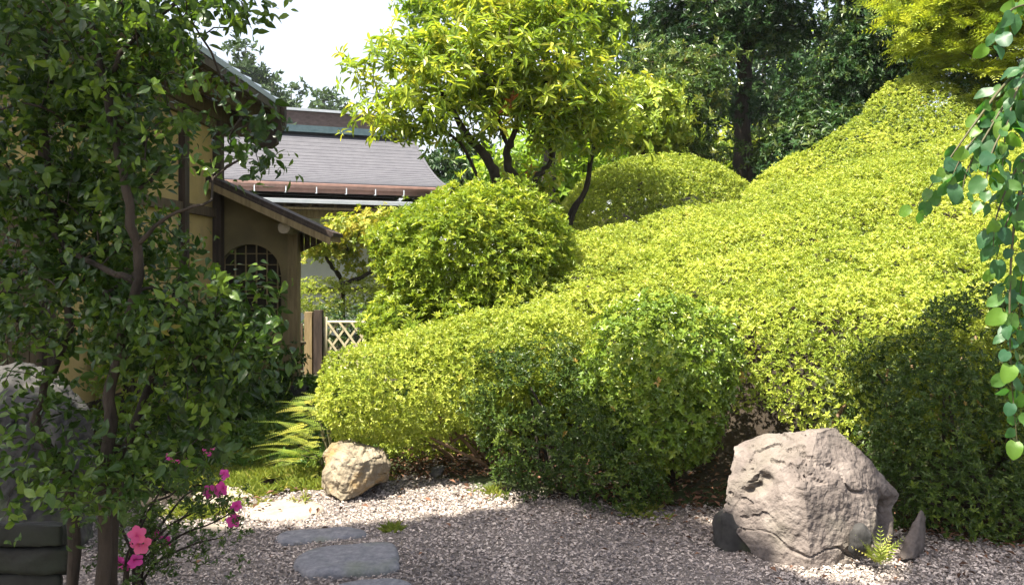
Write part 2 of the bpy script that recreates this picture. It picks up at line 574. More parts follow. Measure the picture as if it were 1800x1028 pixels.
def shrub_foliage(f, lo, hi, tpls, thick, density, rng=R, up=.5, out=.7, jit=.35, size=(.8, 1.25), zmin=None, patch=2.0, seed=3, h=.07, keep=.5, tmid=.45, tvar=.22, gaps=.55, gap_z=9, stray=.012, inner=.15):
    p, N, d = shell_points(f, lo, hi, thick, density, h, rng, zmin)
    k = cull_back(p, N, keep, rng)
    p, N, d = p[k], N[k], d[k]
    if gaps:
        low = np.clip((gap_z - p[:, 2]) / .9, 0, 1)
        g = noise(p * np.array([1, 1, 1.7]), 5.5, seed + 21) + .5 * noise(p, 13, seed + 22)
        k = g < 1.1 - gaps * (.35 + .65 * low)
        p, N, d = p[k], N[k], d[k]
    k = rng.uniform(size=len(p)) < stray
    p = p + (k * rng.uniform(.02, .10, len(p)))[:, None] * (N * .6 + np.array([0, 0, .6]))
    Z = out * N + up * np.array([0, 0, 1]) + jit * rng.normal(size=p.shape)
    T = np.clip(tmid + .20 * noise(p, patch, seed) + .12 * noise(p, patch * 4, seed + 1) + tvar * rng.normal(size=len(p)) * .7, 0, .93)
    T[rng.uniform(size=len(p)) < .004] = 1.0
    S = rng.uniform(*size, len(p))
    arr = scatter(tpls, p, frames(Z, rng), S, T, rng)
    # looser leaves deeper in, on the older wood
    f2 = lambda q: f(q) + thick
    p2, N2, d2 = shell_points(f2, lo, hi, .26, density * inner, h, rng, zmin)
    k = cull_back(p2, N2, .3 if inner < .2 else 1.0, rng)
    p2, N2 = p2[k], N2[k]
    k = rng.uniform(size=len(p2)) < .75
    p2, N2 = p2[k], N2[k]
    Z2 = .3 * N2 + .5 * np.array([0, 0, 1]) + .5 * rng.normal(size=p2.shape)
    T2 = np.clip(tmid + .2 * noise(p2, patch, seed) + tvar * rng.normal(size=len(p2)) * .7, 0, .93)
    arr += scatter(tpls, p2, frames(Z2, rng), rng.uniform(1.2, 1.9, len(p2)) * np.mean(size), T2, rng)
    return arr, p


def shrub(name, label, cat, base, ells, tpls, mat, thick=.14, density=6000, stems=5, stem_mat=None, stem_r=.018, group=None, k=.12, warp=.05,
          wscale=3.0, seed=0, rng=R, **kw):
    base = np.array(base, float)
    r = empty(name, base, label, cat, group)
    f, lo, hi = sd_ells(ells, k, warp, wscale, seed)
    arr, p = shrub_foliage(f, lo, hi, tpls, thick, density, rng, **kw)
    obj('foliage', arr, mat, r, kind='stuff')
    for i in range(stems):
        c, rd = ells[i % len(ells)]
        tgt = np.array(c) + np.array(rd) * np.array([rng.uniform(-.45, .45), rng.uniform(.0, .5), rng.uniform(-.4, .45)])
        b = base + np.array([rng.uniform(-.12, .12) + .35 * (tgt[0] - base[0]), rng.uniform(-.1, .1) + .55 * (tgt[1] - base[1]) + .08, -.03])
        mid = (b + tgt) / 2 + rng.uniform(-.07, .07, 3)
        mid2 = b * .25 + tgt * .75 + rng.uniform(-.06, .06, 3)
        pts = smooth_path([b, mid, mid2, tgt], 10)
        obj('stem', tube(pts, np.linspace(stem_r, stem_r * .4, 10), 6), stem_mat or M['bark'], r, smooth=True)
    return r


# ------------------------------------------------------------------ trees grown towards crown points
class Skeleton:
    def __init__(self):
        self.p, self.par, self.chains = [], [], []

    def add_path(self, pts, parent=-1, r=None):
        ids = []
        for x in pts:
            self.p.append(np.array(x, float))
            self.par.append(parent)
            parent = len(self.p) - 1
            ids.append(parent)
        self.chains.append((ids, r))
        return ids

    def attach(self, tgt, rng, seg=.16, wob=.12, up=.5, maxlen=None):
        A = np.array(self.p)
        d = np.linalg.norm(A - tgt, axis=1) + up * np.maximum(0, A[:, 2] - tgt[2] + .05)
        i = int(np.argmin(d))
        a = A[i]
        L = np.linalg.norm(tgt - a)
        if L < .03 or (maxlen and L > maxlen):
            return None
        n = max(3, int(L / seg) + 2)
        t = np.linspace(0, 1, n)[1:, None]
        bow = np.array([0, 0, .18 * L]) * (4 * t * (1 - t))
        w = rng.normal(size=(n - 1, 3)) * wob * L / n * np.minimum(1, 2 * (1 - t))
        ids = self.add_path(a + (tgt - a) * t + bow * up + w, i)
        self.chains[-1] = ([i] + ids, None)
        return ids

    def radii(self, tip, power=.45, cap=None):
        n = len(self.p)
        cnt = np.zeros(n)
        has = np.zeros(n, bool)
        for q in self.par:
            if q >= 0:
                has[q] = True
        cnt[~has] = 1
        for i in range(n - 1, -1, -1):
            if self.par[i] >= 0:
                cnt[self.par[i]] += cnt[i]
        return np.minimum(tip * cnt ** power, cap or 9)


def clump_points(ells, n, rng=R, inner=.5):
    w = np.array([np.prod(r) for _, r in ells])
    k = rng.choice(len(ells), n, p=w / w.sum())
    d = rng.normal(size=(n, 3))
    d /= np.linalg.norm(d, axis=1)[:, None]
    rr = rng.uniform(inner ** 3, 1, n) ** (1 / 3)
    c = np.array([e[0] for e in ells])[k]
    r = np.array([e[1] for e in ells])[k]
    return c + d * r * rr[:, None], d


def tree(name, label, cat, base, stems, ells, nclump, rclump, per, tpls, mat, bark=None, tip=.006, group=None, rng=R, out=.5, up=.45, jit=.5,
         size=(.8, 1.25), inner=.45, flat=.6, tmid=.45, crown_name='crown', maxlen=None, grow_up=.5, keep=None, tvar=.16, nleaf=0, leaf=None, twigs=True):
    """stems: [(points, r0, r1)]; leaf=(template) + nleaf builds the nearest leaves as objects of their own"""
    base = np.array(base, float)
    r = empty(name, base, label, cat, group)
    sk = Skeleton()
    for pts, r0, r1 in stems:
        pp = smooth_path(pts, max(12, 4 * len(pts)))
        L = np.linalg.norm(np.diff(pp, axis=0), axis=1).sum()
        pp[1:-1] += rng.normal(size=(len(pp) - 2, 3)) * min(L * .006, .18 * r0)
        obj('trunk', tube(pp, np.linspace(r0, r1, len(pp)) * (1 + .07 * rng.normal(size=len(pp))), 10), bark or M['bark'], r, smooth=True)
        sk.add_path(pp, -1, (r0, r1))
    C, D = clump_points(ells, nclump, rng, inner)
    if keep is not None:
        m = keep(C)
        C, D = C[m], D[m]
    ns = len(sk.chains)
    cen = np.mean([e[0] for e in ells], 0)
    order = np.argsort(np.linalg.norm(C - cen, axis=1))
    got = np.ones(len(C), bool)
    for i in order:
        if sk.attach(C[i], rng, up=grow_up, maxlen=maxlen) is None and maxlen:
            got[i] = False
    C, D = C[got], D[got]
    if twigs:
        rad = sk.radii(tip, .42)
        tw = []
        for ids, rr in sk.chains[ns:]:
            q = np.array([sk.p[i] for i in ids])
            a = rad[ids[1:]]
            a = np.concatenate([[a[0]], a])
            tw += tube(q, np.minimum.accumulate(a), 5, cap=False)
        obj('twigs', tw, bark or M['bark'], r, smooth=True, kind='stuff')
    n = len(C) * per
    ctr = np.repeat(C, per, 0)
    dd = np.repeat(D, per, 0)
    off = rng.normal(size=(n, 3)) * rclump * np.array([1, 1, flat])
    p = ctr + off
    if keep is not None:
        m = keep(p)
        p, dd, off = p[m], dd[m], off[m]
    Z = out * (dd + off / (rclump * 1.5)) + up * np.array([0, 0, 1]) + jit * rng.normal(size=p.shape)
    ct = np.repeat(rng.normal(size=len(C)) * tvar, per)
    if keep is not None:
        ct = ct[m]
    T = np.clip(tmid + ct + tvar * .8 * rng.normal(size=len(p)), 0, .93)
    T[rng.uniform(size=len(p)) < .0025] = 1.0
    S = rng.uniform(*size, len(p))
    cr = obj(crown_name, scatter(tpls, p, frames(Z, rng), S, T, rng), mat, r, kind='stuff')
    return r, cr, p, sk


def leaf_objects(parent, meshes, Pts, Rm, S, name='leaf', rng=R):
    b = BASE[root_of(parent).name]
    for i in range(len(Pts)):
        o = bpy.data.objects.new(name, meshes[int(rng.integers(len(meshes)))])
        m = Matrix([[*(Rm[i][j] * S[i]), Pts[i][j] - b[j]] for j in range(3)] + [[0, 0, 0, 1]])
        o.matrix_local = m
        o.parent = parent
        COL.objects.link(o)


def tinted_meshes(name, tpl, mat, tints, smooth=False):
    out = []
    for t in tints:
        me = make_mesh(name, [(tpl[0], tpl[1], np.full(len(tpl[0]), t))], smooth)
        me.materials.append(mat)
        out.append(me)
    return out


# ------------------------------------------------------------------ the slope the big azalea mound follows
def rbf_fit(pts):
    pts = np.array(pts, float)
    X, Z = pts[:, :2], pts[:, 2]
    d = np.linalg.norm(X[:, None] - X[None], axis=2)
    A = np.where(d > 0, d ** 2 * np.log(d + 1e-12), 0) + np.eye(len(X)) * .02
    B = np.c_[np.ones(len(X)), X]
    S = np.block([[A, B], [B.T, np.zeros((3, 3))]])
    w = np.linalg.solve(S, np.r_[Z, 0, 0, 0])

    def f(x, y):
        r = w[-3] + w[-2] * x + w[-1] * y
        for (a, b), c in zip(X, w):
            q = (x - a) ** 2 + (y - b) ** 2 + 1e-12
            r = r + c * .5 * q * np.log(q)
        return r
    return f


def poly_sd(px, py, poly):
    d = np.full(px.shape, 1e9)
    inside = np.zeros(px.shape, bool)
    m = len(poly)
    for i in range(m):
        (ax, ay), (bx, by) = poly[i], poly[(i + 1) % m]
        ex, ey = bx - ax, by - ay
        t = np.clip(((px - ax) * ex + (py - ay) * ey) / (ex * ex + ey * ey), 0, 1)
        d = np.minimum(d, np.hypot(px - ax - t * ex, py - ay - t * ey))
        c = ((ay > py) != (by > py))
        with np.errstate(divide='ignore', invalid='ignore'):
            xi = ax + (py - ay) / (by - ay + 1e-12) * ex
        inside ^= c & (px < xi)
    return np.where(inside, -d, d)


HP = [P(985, 425, 8.5), P(1100, 400, 8.9), P(1210, 380, 9.2), P(1330, 345, 9.6), P(1450, 284, 10.2), P(1540, 230, 10.6), P(1640, 145, 11.0), P(1000, 520, 7.1), P(930, 548, 6.7), P(1200, 450, 7.3),
      P(1500, 345, 8.2), P(1700, 290, 8.4), P(1760, 400, 6.9), P(1300, 528, 6.1), P(1500, 492, 5.9), P(1650, 480, 6.0), P(1800, 500, 5.6), P(1950, 430, 6.5), P(1950, 260, 9), P(1760, 205, 10.5), P(1400, 450, 7.0), P(1120, 540, 6.4)]
H_hill = rbf_fit(HP)
FOOT = [(-.25, 7.0), (.2, 6.35), (.9, 5.85), (1.5, 5.5), (2.0, 5.2), (2.6, 5.0), (3.4, 4.9), (4.6, 5.0), (6.6, 5.8), (7.4, 9), (7.0, 12.2), (5.4, 11.7), (3.5, 10.9), (2.5, 10.1), (1.4, 9.6), (.5, 9.1), (.05, 8.2)]


# ------------------------------------------------------------------ ground
def gz(x, y):
    s = np.maximum(0, x + 1.0) * np.maximum(0, y - 5.2) * .092
    return 3.2 * np.tanh(s / 3.2)


def axis_pts(a, b, lo, hi, fine, grow=1.16):
    p = list(np.arange(a, b, fine))
    s, x = fine, p[-1]
    while x < hi:
        s *= grow
        x += s
        p.append(x)
    s, x = fine, p[0]
    while x > lo:
        s *= grow
        x -= s
        p.insert(0, x)
    return np.array(p)


def grid_mesh(xs, ys, zf):
    X, Y = np.meshgrid(xs, ys, indexing='ij')
    Z = zf(X, Y)
    V = np.stack([X, Y, Z], -1).reshape(-1, 3)
    n, m = len(xs), len(ys)
    i = np.arange(n - 1)[:, None] * m + np.arange(m - 1)[None]
    Fq = np.stack([i, i + m, i + m + 1, i + 1], -1).reshape(-1, 4)
    return V, Fq


xs = axis_pts(-5, 9, -600, 600, .16)
ys = axis_pts(-3, 14, -300, 1200, .16)


def under_hedge(X, Y):
    """soil banked up beneath the big clipped mound"""
    w = np.clip((-poly_sd(X, Y, FOOT) - .45) / .5, 0, 1)
    H = np.where(w > 0, H_hill(np.clip(X, -1, 8), np.clip(Y, 4, 13)) - .50, 0)
    return w * w * (3 - 2 * w) * np.maximum(0, H - gz(X, Y))


gv, gf = grid_mesh(xs, ys, lambda X, Y: gz(X, Y) + under_hedge(X, Y) + .02 * np.exp(-((X / 9) ** 2 + ((Y - 6) / 9) ** 2)) * noise(np.stack([X, Y, 0 * X], -1), 2.3, 4) - .03)
obj('ground', [(gv, gf)], M['soil'], smooth=True, kind='structure')

# gravel court: front of the planting
GRAVEL_EDGE = [(-2.6, 5.05), (-2.3, 5.25), (-1.75, 5.45), (-1.25, 5.75), (-.7, 6.1), (-.2, 6.05), (.2, 5.75), (.6, 5.45), (1.0, 5.35), (1.4, 5.2), (2.4, 4.75), (3.2, 4.4), (4.5, 4.2), (7, 4.2)]


def gravel_far(x):
    e = np.array(GRAVEL_EDGE)
    return np.interp(x, e[:, 0], e[:, 1]) + .05 * noise(np.stack([x, x * 0, x * 0], -1), 4.0, 2)


gx = np.linspace(-2.6, 7, 90)
gt = np.linspace(0, 1, 60)
gX = np.repeat(gx[:, None], 60, 1)
gY = -3 + (gravel_far(gx)[:, None] + 3) * gt[None]
gZ = .006 + .010 * noise(np.stack([gX, gY, 0 * gX], -1), 3.0, 7)
i = np.arange(89)[:, None] * 60 + np.arange(59)[None]
obj('gravel_court', [(np.stack([gX, gY, gZ], -1).reshape(-1, 3), np.stack([i, i + 60, i + 61, i + 1], -1).reshape(-1, 4))], M['gravel_bed'], smooth=True, kind='structure')

rg = np.random.default_rng(21)
n = 92000
py = 3.2 + 3.0 * rg.uniform(size=n) ** 1.25
px = rg.uniform(-2.5, 3.6, n)
ok = (py < gravel_far(px) - .01 + .10 * rg.normal(size=n) ** 2 * .3) & (abs(px) < py * .64 + .1)
px, py = px[ok], py[ok]
n = len(px)
pz = .010 + .012 * rg.uniform(size=n)
tp = []
for kk in range(5):
    v = np.array([[-1, -.7, -.4], [1, -.7, -.4], [1, .7, -.4], [-1, .7, -.4], [-.6, -.1, .4], [.6, .1, .4]]) * .5
    v = v * rg.uniform(.7, 1.3, v.shape) * np.array([1, rg.uniform(.6, 1), rg.uniform(.5, 1)])
    tp.append((v, np.array([[0, 1, 5], [0, 5, 4], [1, 2, 5], [2, 3, 4], [2, 4, 5], [3, 0, 4]])))
Zp = np.stack([rg.normal(size=n) * .35, rg.normal(size=n) * .35, np.ones(n)], -1)
sz = .0078 + .018 * rg.uniform(size=n) ** 2.0
obj('gravel', scatter(tp, np.stack([px, py, pz], -1), frames(Zp, rg), sz, np.clip(rg.beta(1.5, 1.4, n) + .16 * noise(np.stack([px, py, 0 * px], -1), 1.7, 61) + .12 * noise(np.stack([px, py, 0 * px], -1), 5, 62), 0, 1), rg), M['pebble'], kind='stuff')


# ------------------------------------------------------------------ the wooden house on the left
house = empty('wooden_house', (-3.3, 7.0, 0), 'ochre plastered wooden house with dark eaves and an arched lattice window', 'house')
Y0, Y1 = 5.2, 9.62
obj('wall', [box(-3.46, -3.30, Y0, Y1, .45, 3.12)], M['plaster'], house)
obj('foundation', [box(-3.50, -3.285, Y0, Y1 + .02, -.1, .45)], M['wood_dark'], house)
for y in (5.28, 6.0, 7.3, 8.5):
    obj('post', [box(-3.36, -3.235, y - .06, y + .06, 0, 3.12)], M['wood_dark'], house)
obj('post', [box(-3.36, -3.21, 9.40, 9.52, 0, 3.12)], M['wood_dark'], house)
for z in (2.05, 3.02):
    obj('rail', [box(-3.34, -3.255, Y0, 9.45, z, z + .10)], M['wood_brown'], house)
sh = obj('shutter', [box(-3.31, -3.27, 5.35, 5.94, .55, 2.05)], M['wood_dark'], house)
for k in range(4):
    y = 5.40 + k * .125
    obj('board', [box(-3.272, -3.262, y, y + .112, .58, 2.02)], M['wood_brown'], sh)
# main roof: eave edge runs along Y
EX, EZ, SL = -2.75, 3.36, .42


def roof_z(x):
    return EZ + (EX - x) * SL


def slope_slab(x0, x1, y0, y1, lo, hi):
    V = []
    for y in (y0, y1):
        for x in (x0, x1):
            V += [[x, y, roof_z(x) + lo], [x, y, roof_z(x) + hi]]
    V = np.array(V)
    return V, np.array([[0, 2, 3, 1], [4, 5, 7, 6], [0, 1, 5, 4], [2, 6, 7, 3], [1, 3, 7, 5], [0, 4, 6, 2]])


rf = obj('roof', [slope_slab(-7.5, EX, 5.6, 10.25, .05, .11)], M['roof_metal'], house)
for k in range(13):
    y = 5.75 + k * .36
    obj('seam', [slope_slab(-7.5, EX + .005, y - .012, y + .012, .108, .135)], M['roof_metal'], rf)
obj('soffit', [slope_slab(-3.6, EX - .02, 5.62, 10.22, .02, .048)], M['wood_dark'], house)
obj('fascia', [box(EX - .035, EX - .006, 5.62, 10.20, EZ - .035, EZ + .045)], M['wood_dark'], house)
obj('eave_board', [box(EX - .075, EX - .036, 5.62, 10.20, EZ - .03, EZ + .03)], M['wood_dark'], house)
for k in range(15):
    y = 5.70 + k * .31
    obj('rafter', [slope_slab(-3.55, EX - .08, y - .028, y + .028, -.075, .018)], M['wood_brown'], house)
obj('purlin', [box(-3.06, -2.95, 5.55, 10.15, 3.22, 3.37)], M['wood_brown'], house)
obj('wall_plate', [box(-3.42, -3.24, 5.2, 10.1, 3.13, 3.30)], M['wood_brown'], house)
# dark bargeboard and its drop at the far corner
bb = [[-2.71, 3.44], [-2.71, 3.18], [-2.80, 3.06], [-2.80, 2.98], [-2.88, 2.92], [-3.02, 2.93], [-3.3, 3.12], [-4.2, 3.62], [-7.4, 4.95], [-7.4, 5.35], [-3.6, 3.78]]
V = np.array([[x, y, z] for y in (10.16, 10.26) for x, z in bb])
nb = len(bb)
obj('bargeboard', [(V, [list(range(nb)), list(range(2 * nb - 1, nb - 1, -1))] + [[i, i + nb, (i + 1) % nb + nb, (i + 1) % nb] for i in range(nb)])], M['wood_dark'], house)
obj('gable_wall', [box(-7.2, -3.47, 9.5, 9.62, .2, 3.6)], M['plaster'], house)
for k in range(3):
    obj('beam', [box(-3.45, -2.95, 9.62 + .16 * k, 9.70 + .16 * k, 2.98 + .05 * k, 3.10 + .05 * k)], M['wood_brown'], house)

# entrance wall with the arched lattice window
PY = 9.6


def porch_z(x):
    return 2.27 - (x + 2.94) * .46


wx0, wx1, cx, rw, zsill, zspr = -3.3, -2.52, -2.955, .36, .95, 1.40
xsx = np.concatenate([[wx0], np.linspace(cx - rw + .0001, cx + rw - .0001, 33), [wx1]])
xsx = np.unique(np.clip(xsx, wx0, wx1))


def arch_top(x):
    t = (x - cx) / rw
    return zspr + math.sqrt(max(0.0, 1 - t * t)) * rw


pw = []
for a, b in zip(xsx[:-1], xsx[1:]):
    m = (a + b) / 2
    ta, tb = porch_z(a) - .06, porch_z(b) - .06
    segs = []
    if abs(m - cx) < rw:
        segs = [((a, .2), (b, .2), (b, zsill), (a, zsill)), ((a, arch_top(a)), (b, arch_top(b)), (b, tb), (a, ta))]
    else:
        segs = [((a, .2), (b, .2), (b, tb), (a, ta))]
    for s in segs:
        V = np.array([[x, y, z] for y in (PY, PY + .12) for x, z in s])
        pw.append((V, np.array([[0, 1, 2, 3], [7, 6, 5, 4], [0, 4, 5, 1], [2, 6, 7, 3]])))
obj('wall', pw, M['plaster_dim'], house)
win = obj('window', [box(cx - rw - .02, cx + rw + .02, PY + .13, PY + .15, zsill - .05, zspr + rw + .02)], M['dark_room'], house)  # flat panel behind the lattice, darkness of the room put into its colour
for k in range(6):
    x = cx - rw + .06 + k * .12
    obj('muntin', [box(x - .007, x + .007, PY + .062, PY + .078, zsill, arch_top(x) - .003)], M['wood_tan'], win)
for k in range(6):
    z = zsill + .08 + k * .125
    hw = rw if z < zspr else math.sqrt(max(0.001, rw * rw - (z - zspr) ** 2))
    obj('muntin', [box(cx - hw + .003, cx + hw - .003, PY + .079, PY + .092, z - .006, z + .006)], M['wood_tan'], win)
obj('post', [box(-2.52, -2.41, PY - .02, PY + .13, .1, porch_z(-2.46) - .05)], M['wood_tan'], house)
obj('footing_stone', [box(-2.58, -2.35, PY - .08, PY + .19, -.05, .13)], M['grey_rock'], house)
obj('purlin', tube([(-2.465, 9.22, 1.93), (-2.465, 10.4, 1.93)], [.066, .066], 18), M['wood_end'], house)


def pslab(x0, x1, y0, y1, lo, hi):
    V = []
    for y in (y0, y1):
        for x in (x0, x1):
            V += [[x, y, porch_z(x) + lo], [x, y, porch_z(x) + hi]]
    return np.array(V), np.array([[0, 2, 3, 1], [4, 5, 7, 6], [0, 1, 5, 4], [2, 6, 7, 3], [1, 3, 7, 5], [0, 4, 6, 2]])


obj('porch_roof', [pslab(-3.3, -1.93, 9.20, 9.75, .03, .07)], M['wood_dark'], house)
obj('bargeboard', [pslab(-3.3, -1.955, 9.175, 9.199, -.075, .0)], M['wood_tan'], house)
obj('bargeboard', [pslab(-3.3, -1.945, 9.185, 9.209, .001, .029)], M['wood_dark'], house)
obj('eave_board', [pslab(-1.99, -1.955, 9.20, 9.74, -.04, .028)], M['wood_tan'], house)
for k in range(6):
    y = 9.24 + k * .08
    obj('soffit_board', [pslab(-3.28, -1.99, y, y + .074, -.006 - .002 * (k % 2), .027)], M['wood_brown'], house)
for k in range(3):
    y = 9.32 + k * .18
    obj('rafter', [pslab(-2.40, -1.995, y - .02, y + .02, -.055, -.010)], M['wood_brown'], house)
# slatted soffit stepping down from the tip to the post
A_, B_, C_ = P(578, 421, 9.3), P(524, 446, 9.78), P(524, 408, 9.72)
for k in range(5):
    t0, t1 = k / 5 + .01, (k + 1) / 5 - .01
    q = [A_ + (B_ - A_) * t0, A_ + (B_ - A_) * t1, A_ + (C_ - A_) * t1, A_ + (C_ - A_) * t0]
    V = np.array([*q, *[p_ + np.array([0, .02, .015]) for p_ in q]])
    obj('soffit_board', [(V, BOXF)], M['wood_brown'], house)

# ------------------------------------------------------------------ the building behind
rear = empty('rear_building', (-1.39, 18.9, 0), 'low building with pale grey shingle roof and copper gutter behind the garden', 'building')
E_, B2 = np.array([-.923, -.384, 0]), np.array([-.384, .923, 0])
C0 = np.array([-1.39, 18.9, 0])


def L(a, b, z):
    return C0 + a * E_ + b * B2 + np.array([0, 0, z])


def lbox(a0, a1, b0, b1, z0, z1):
    V = np.array([L(a, b, z) for z in (z0, z1) for a, b in ((a0, b0), (a0, b1), (a1, b1), (a1, b0))])
    return V, BOXF


RB, AL = 2.9, 11.0
rz = lambda t: 3.26 + 1.52 * (.40 * t + .60 * t * t)
courses = []
NCO = 20
for k in range(NCO):
    t0, t1 = k / NCO, (k + 1) / NCO + .01
    for sgn in (1, -1):
        bb0, bb1 = (RB * t0, RB * t1) if sgn > 0 else (2 * RB - RB * t0, 2 * RB - RB * t1)
        z0, z1 = rz(t0) + .019, rz(t1)
        q = [L(0, bb0, z0), L(AL, bb0, z0), L(AL, bb1, z1 + .010), L(0, bb1, z1 + .010)]
        V = np.array(q + [p_ - np.array([0, 0, .045]) for p_ in q])
        courses.append((V, BOXF))
obj('roof', courses, M['roof'], rear)
obj('verge_board', [(np.array([p_ for k in range(13) for p_ in (L(-.03, RB * k / 12, rz(k / 12) + .03), L(-.03, RB * k / 12, rz(k / 12) - .16), L(.03, RB * k / 12, rz(k / 12) + .03), L(.03, RB * k / 12, rz(k / 12) - .16))]),
                     np.array([f_ for k in range(12) for f_ in ([4 * k, 4 * k + 1, 4 * k + 5, 4 * k + 4], [4 * k + 2, 4 * k + 6, 4 * k + 7, 4 * k + 3], [4 * k, 4 * k + 4, 4 * k + 6, 4 * k + 2], [4 * k + 1, 4 * k + 3, 4 * k + 7, 4 * k + 5])]))],
    M['roof'], rear)
obj('ridge', [lbox(.35, AL, RB - .2, RB + .2, rz(1) + .10, rz(1) + .44)], M['ridge_brown'], rear)
obj('ridge_flashing', [lbox(.30, AL, RB - .26, RB + .26, rz(1) - .06, rz(1) + .098)], M['verdigris'], rear)
obj('ridge_cap', [lbox(.28, AL, RB - .25, RB + .25, rz(1) + .442, rz(1) + .50)], M['zinc'], rear)
obj('gutter', tube([L(.02, -.07, 3.19), L(AL, -.07, 3.19)], [.06, .06], 10) + [lbox(.02, AL, -.03, -.004, 3.05, 3.20)], M['copper'], rear)
for k in range(14):
    a = .45 + k * .62
    obj('gutter_hook', [lbox(a - .009, a + .009, -.145, -.125, 3.03, 3.16), lbox(a - .012, a + .012, -.124, -.032, 3.03, 3.045)], M['zinc'], rear)
obj('soffit', [lbox(.05, AL, .0, 1.25, 3.10, 3.14)], M['wood_dark'], rear)
obj('wall', [lbox(.9, AL, 1.3, 1.45, -.2, 3.4)], M['plaster_white'], rear)
obj('eave_shade_board', [lbox(.9, AL, 1.24, 1.298, 2.62, 3.09)], M['wood_dark'], rear)  # dark strip standing in for the black shadow under the eave
V = np.array([L(a, b, z) for z_ in (0, 1) for a, b, z in ((.9, -.75, 2.80 + .045 * z_), (.9, 1.24, 3.0 + .045 * z_), (AL, 1.24, 3.0 + .045 * z_), (AL, -.75, 2.80 + .045 * z_))])
obj('lower_roof', [(V, BOXF)], M['zinc'], rear)
obj('lower_fascia', [lbox(.92, AL, -.80, -.752, 2.775, 2.85)], M['zinc'], rear)
for k in range(18):
    a = 1.15 + k * .5
    obj('rafter', [beam(L(a, -.70, 2.74), L(a, 1.2, 2.93), .06, .09)], M['wood_brown'], rear)
obj('eave_beam', [lbox(1.1, AL, -.42, -.28, 2.50, 2.66)], M['wood_tan'], rear)
obj('batten', [lbox(1.05, AL, -.70, -.66, 2.655, 2.70)], M['wood_tan'], rear)
for a in (1.3, 3.35, 5.4, 7.5):
    obj('post', [lbox(a - .06, a + .06, -.41, -.29, -.1, 2.499)], M['wood_brown'], rear)
obj('sill_beam', [lbox(.9, AL, 1.2, 1.298, .95, 1.05)], M['wood_brown'], rear)
obj('gable_wall', [lbox(.95, 1.1, 1.46, 4.4, -.2, 3.35)], M['plaster_white'], rear)

# ------------------------------------------------------------------ fences
FY = 12.3
fen = empty('bamboo_fence', (-3.3, FY, 0), 'dark picket fence with bamboo rails below the arched window wall', 'fence')
for u, vt in ((446, 572), (462, 566), (481, 570), (498, 566), (513, 571), (528, 568)):
    p0 = P(u, vt, FY)
    obj('picket', [box(p0[0] - .035, p0[0] + .035, FY - .012, FY + .012, .02, p0[2])], M['wood_brown'], fen)
for v in (602, 632):
    a, b = P(425, v, FY - .04), P(538, v, FY - .04)
    obj('rail', tube([a, (a + b) / 2 + np.array([0, 0, .006]), b], [.022] * 3, 8), M['bamboo_dark'], fen, smooth=True)
a = P(543, 548, FY)
obj('post', [box(a[0] - .055, a[0] + .055, FY - .055, FY + .055, -.1, a[2])], M['wood_tan'], fen)
gate = empty('lattice_screen', (-2.25, FY, 0), 'pale diamond lattice bamboo screen beside the dark gate post', 'fence')
a = P(560, 545, FY)
obj('post', [box(a[0] - .06, a[0] + .06, FY - .06, FY + .06, -.1, a[2])], M['wood_dark'], gate, label='black gate post')
zt, zb, xl, xr = .715, .05, -2.655, -1.45
obj('post', tube([(-2.685, FY, -.05), (-2.685, FY, .79)], [.028, .026], 8), M['bamboo'], gate, smooth=True)
obj('post', tube([(xr, FY, -.05), (xr, FY, .79)], [.028, .026], 8), M['bamboo'], gate, smooth=True)
obj('rail', tube([(xl - .02, FY, zt), (xr, FY, zt)], [.02, .02], 8), M['bamboo'], gate, smooth=True)
obj('rail', tube([(xl - .02, FY, zb), (xr, FY, zb)], [.02, .02], 8), M['bamboo'], gate, smooth=True)
hgt = zt - zb
for s in (1, -1):
    for k in range(-4, 9):
        x0 = xl + k * .17
        ps = []
        for t in np.linspace(0, 1, 41):
            x = x0 + t * hgt * .72 if s > 0 else x0 + (1 - t) * hgt * .72
            if xl <= x <= xr:
                ps.append((x, FY + .014 * s, zb + t * hgt))
        if len(ps) > 2:
            obj('lattice_bar', [beam(ps[0], ps[-1], .030, .012, (0, 1, 0))], M['bamboo'], gate)

# ------------------------------------------------------------------ rocks
import bmesh


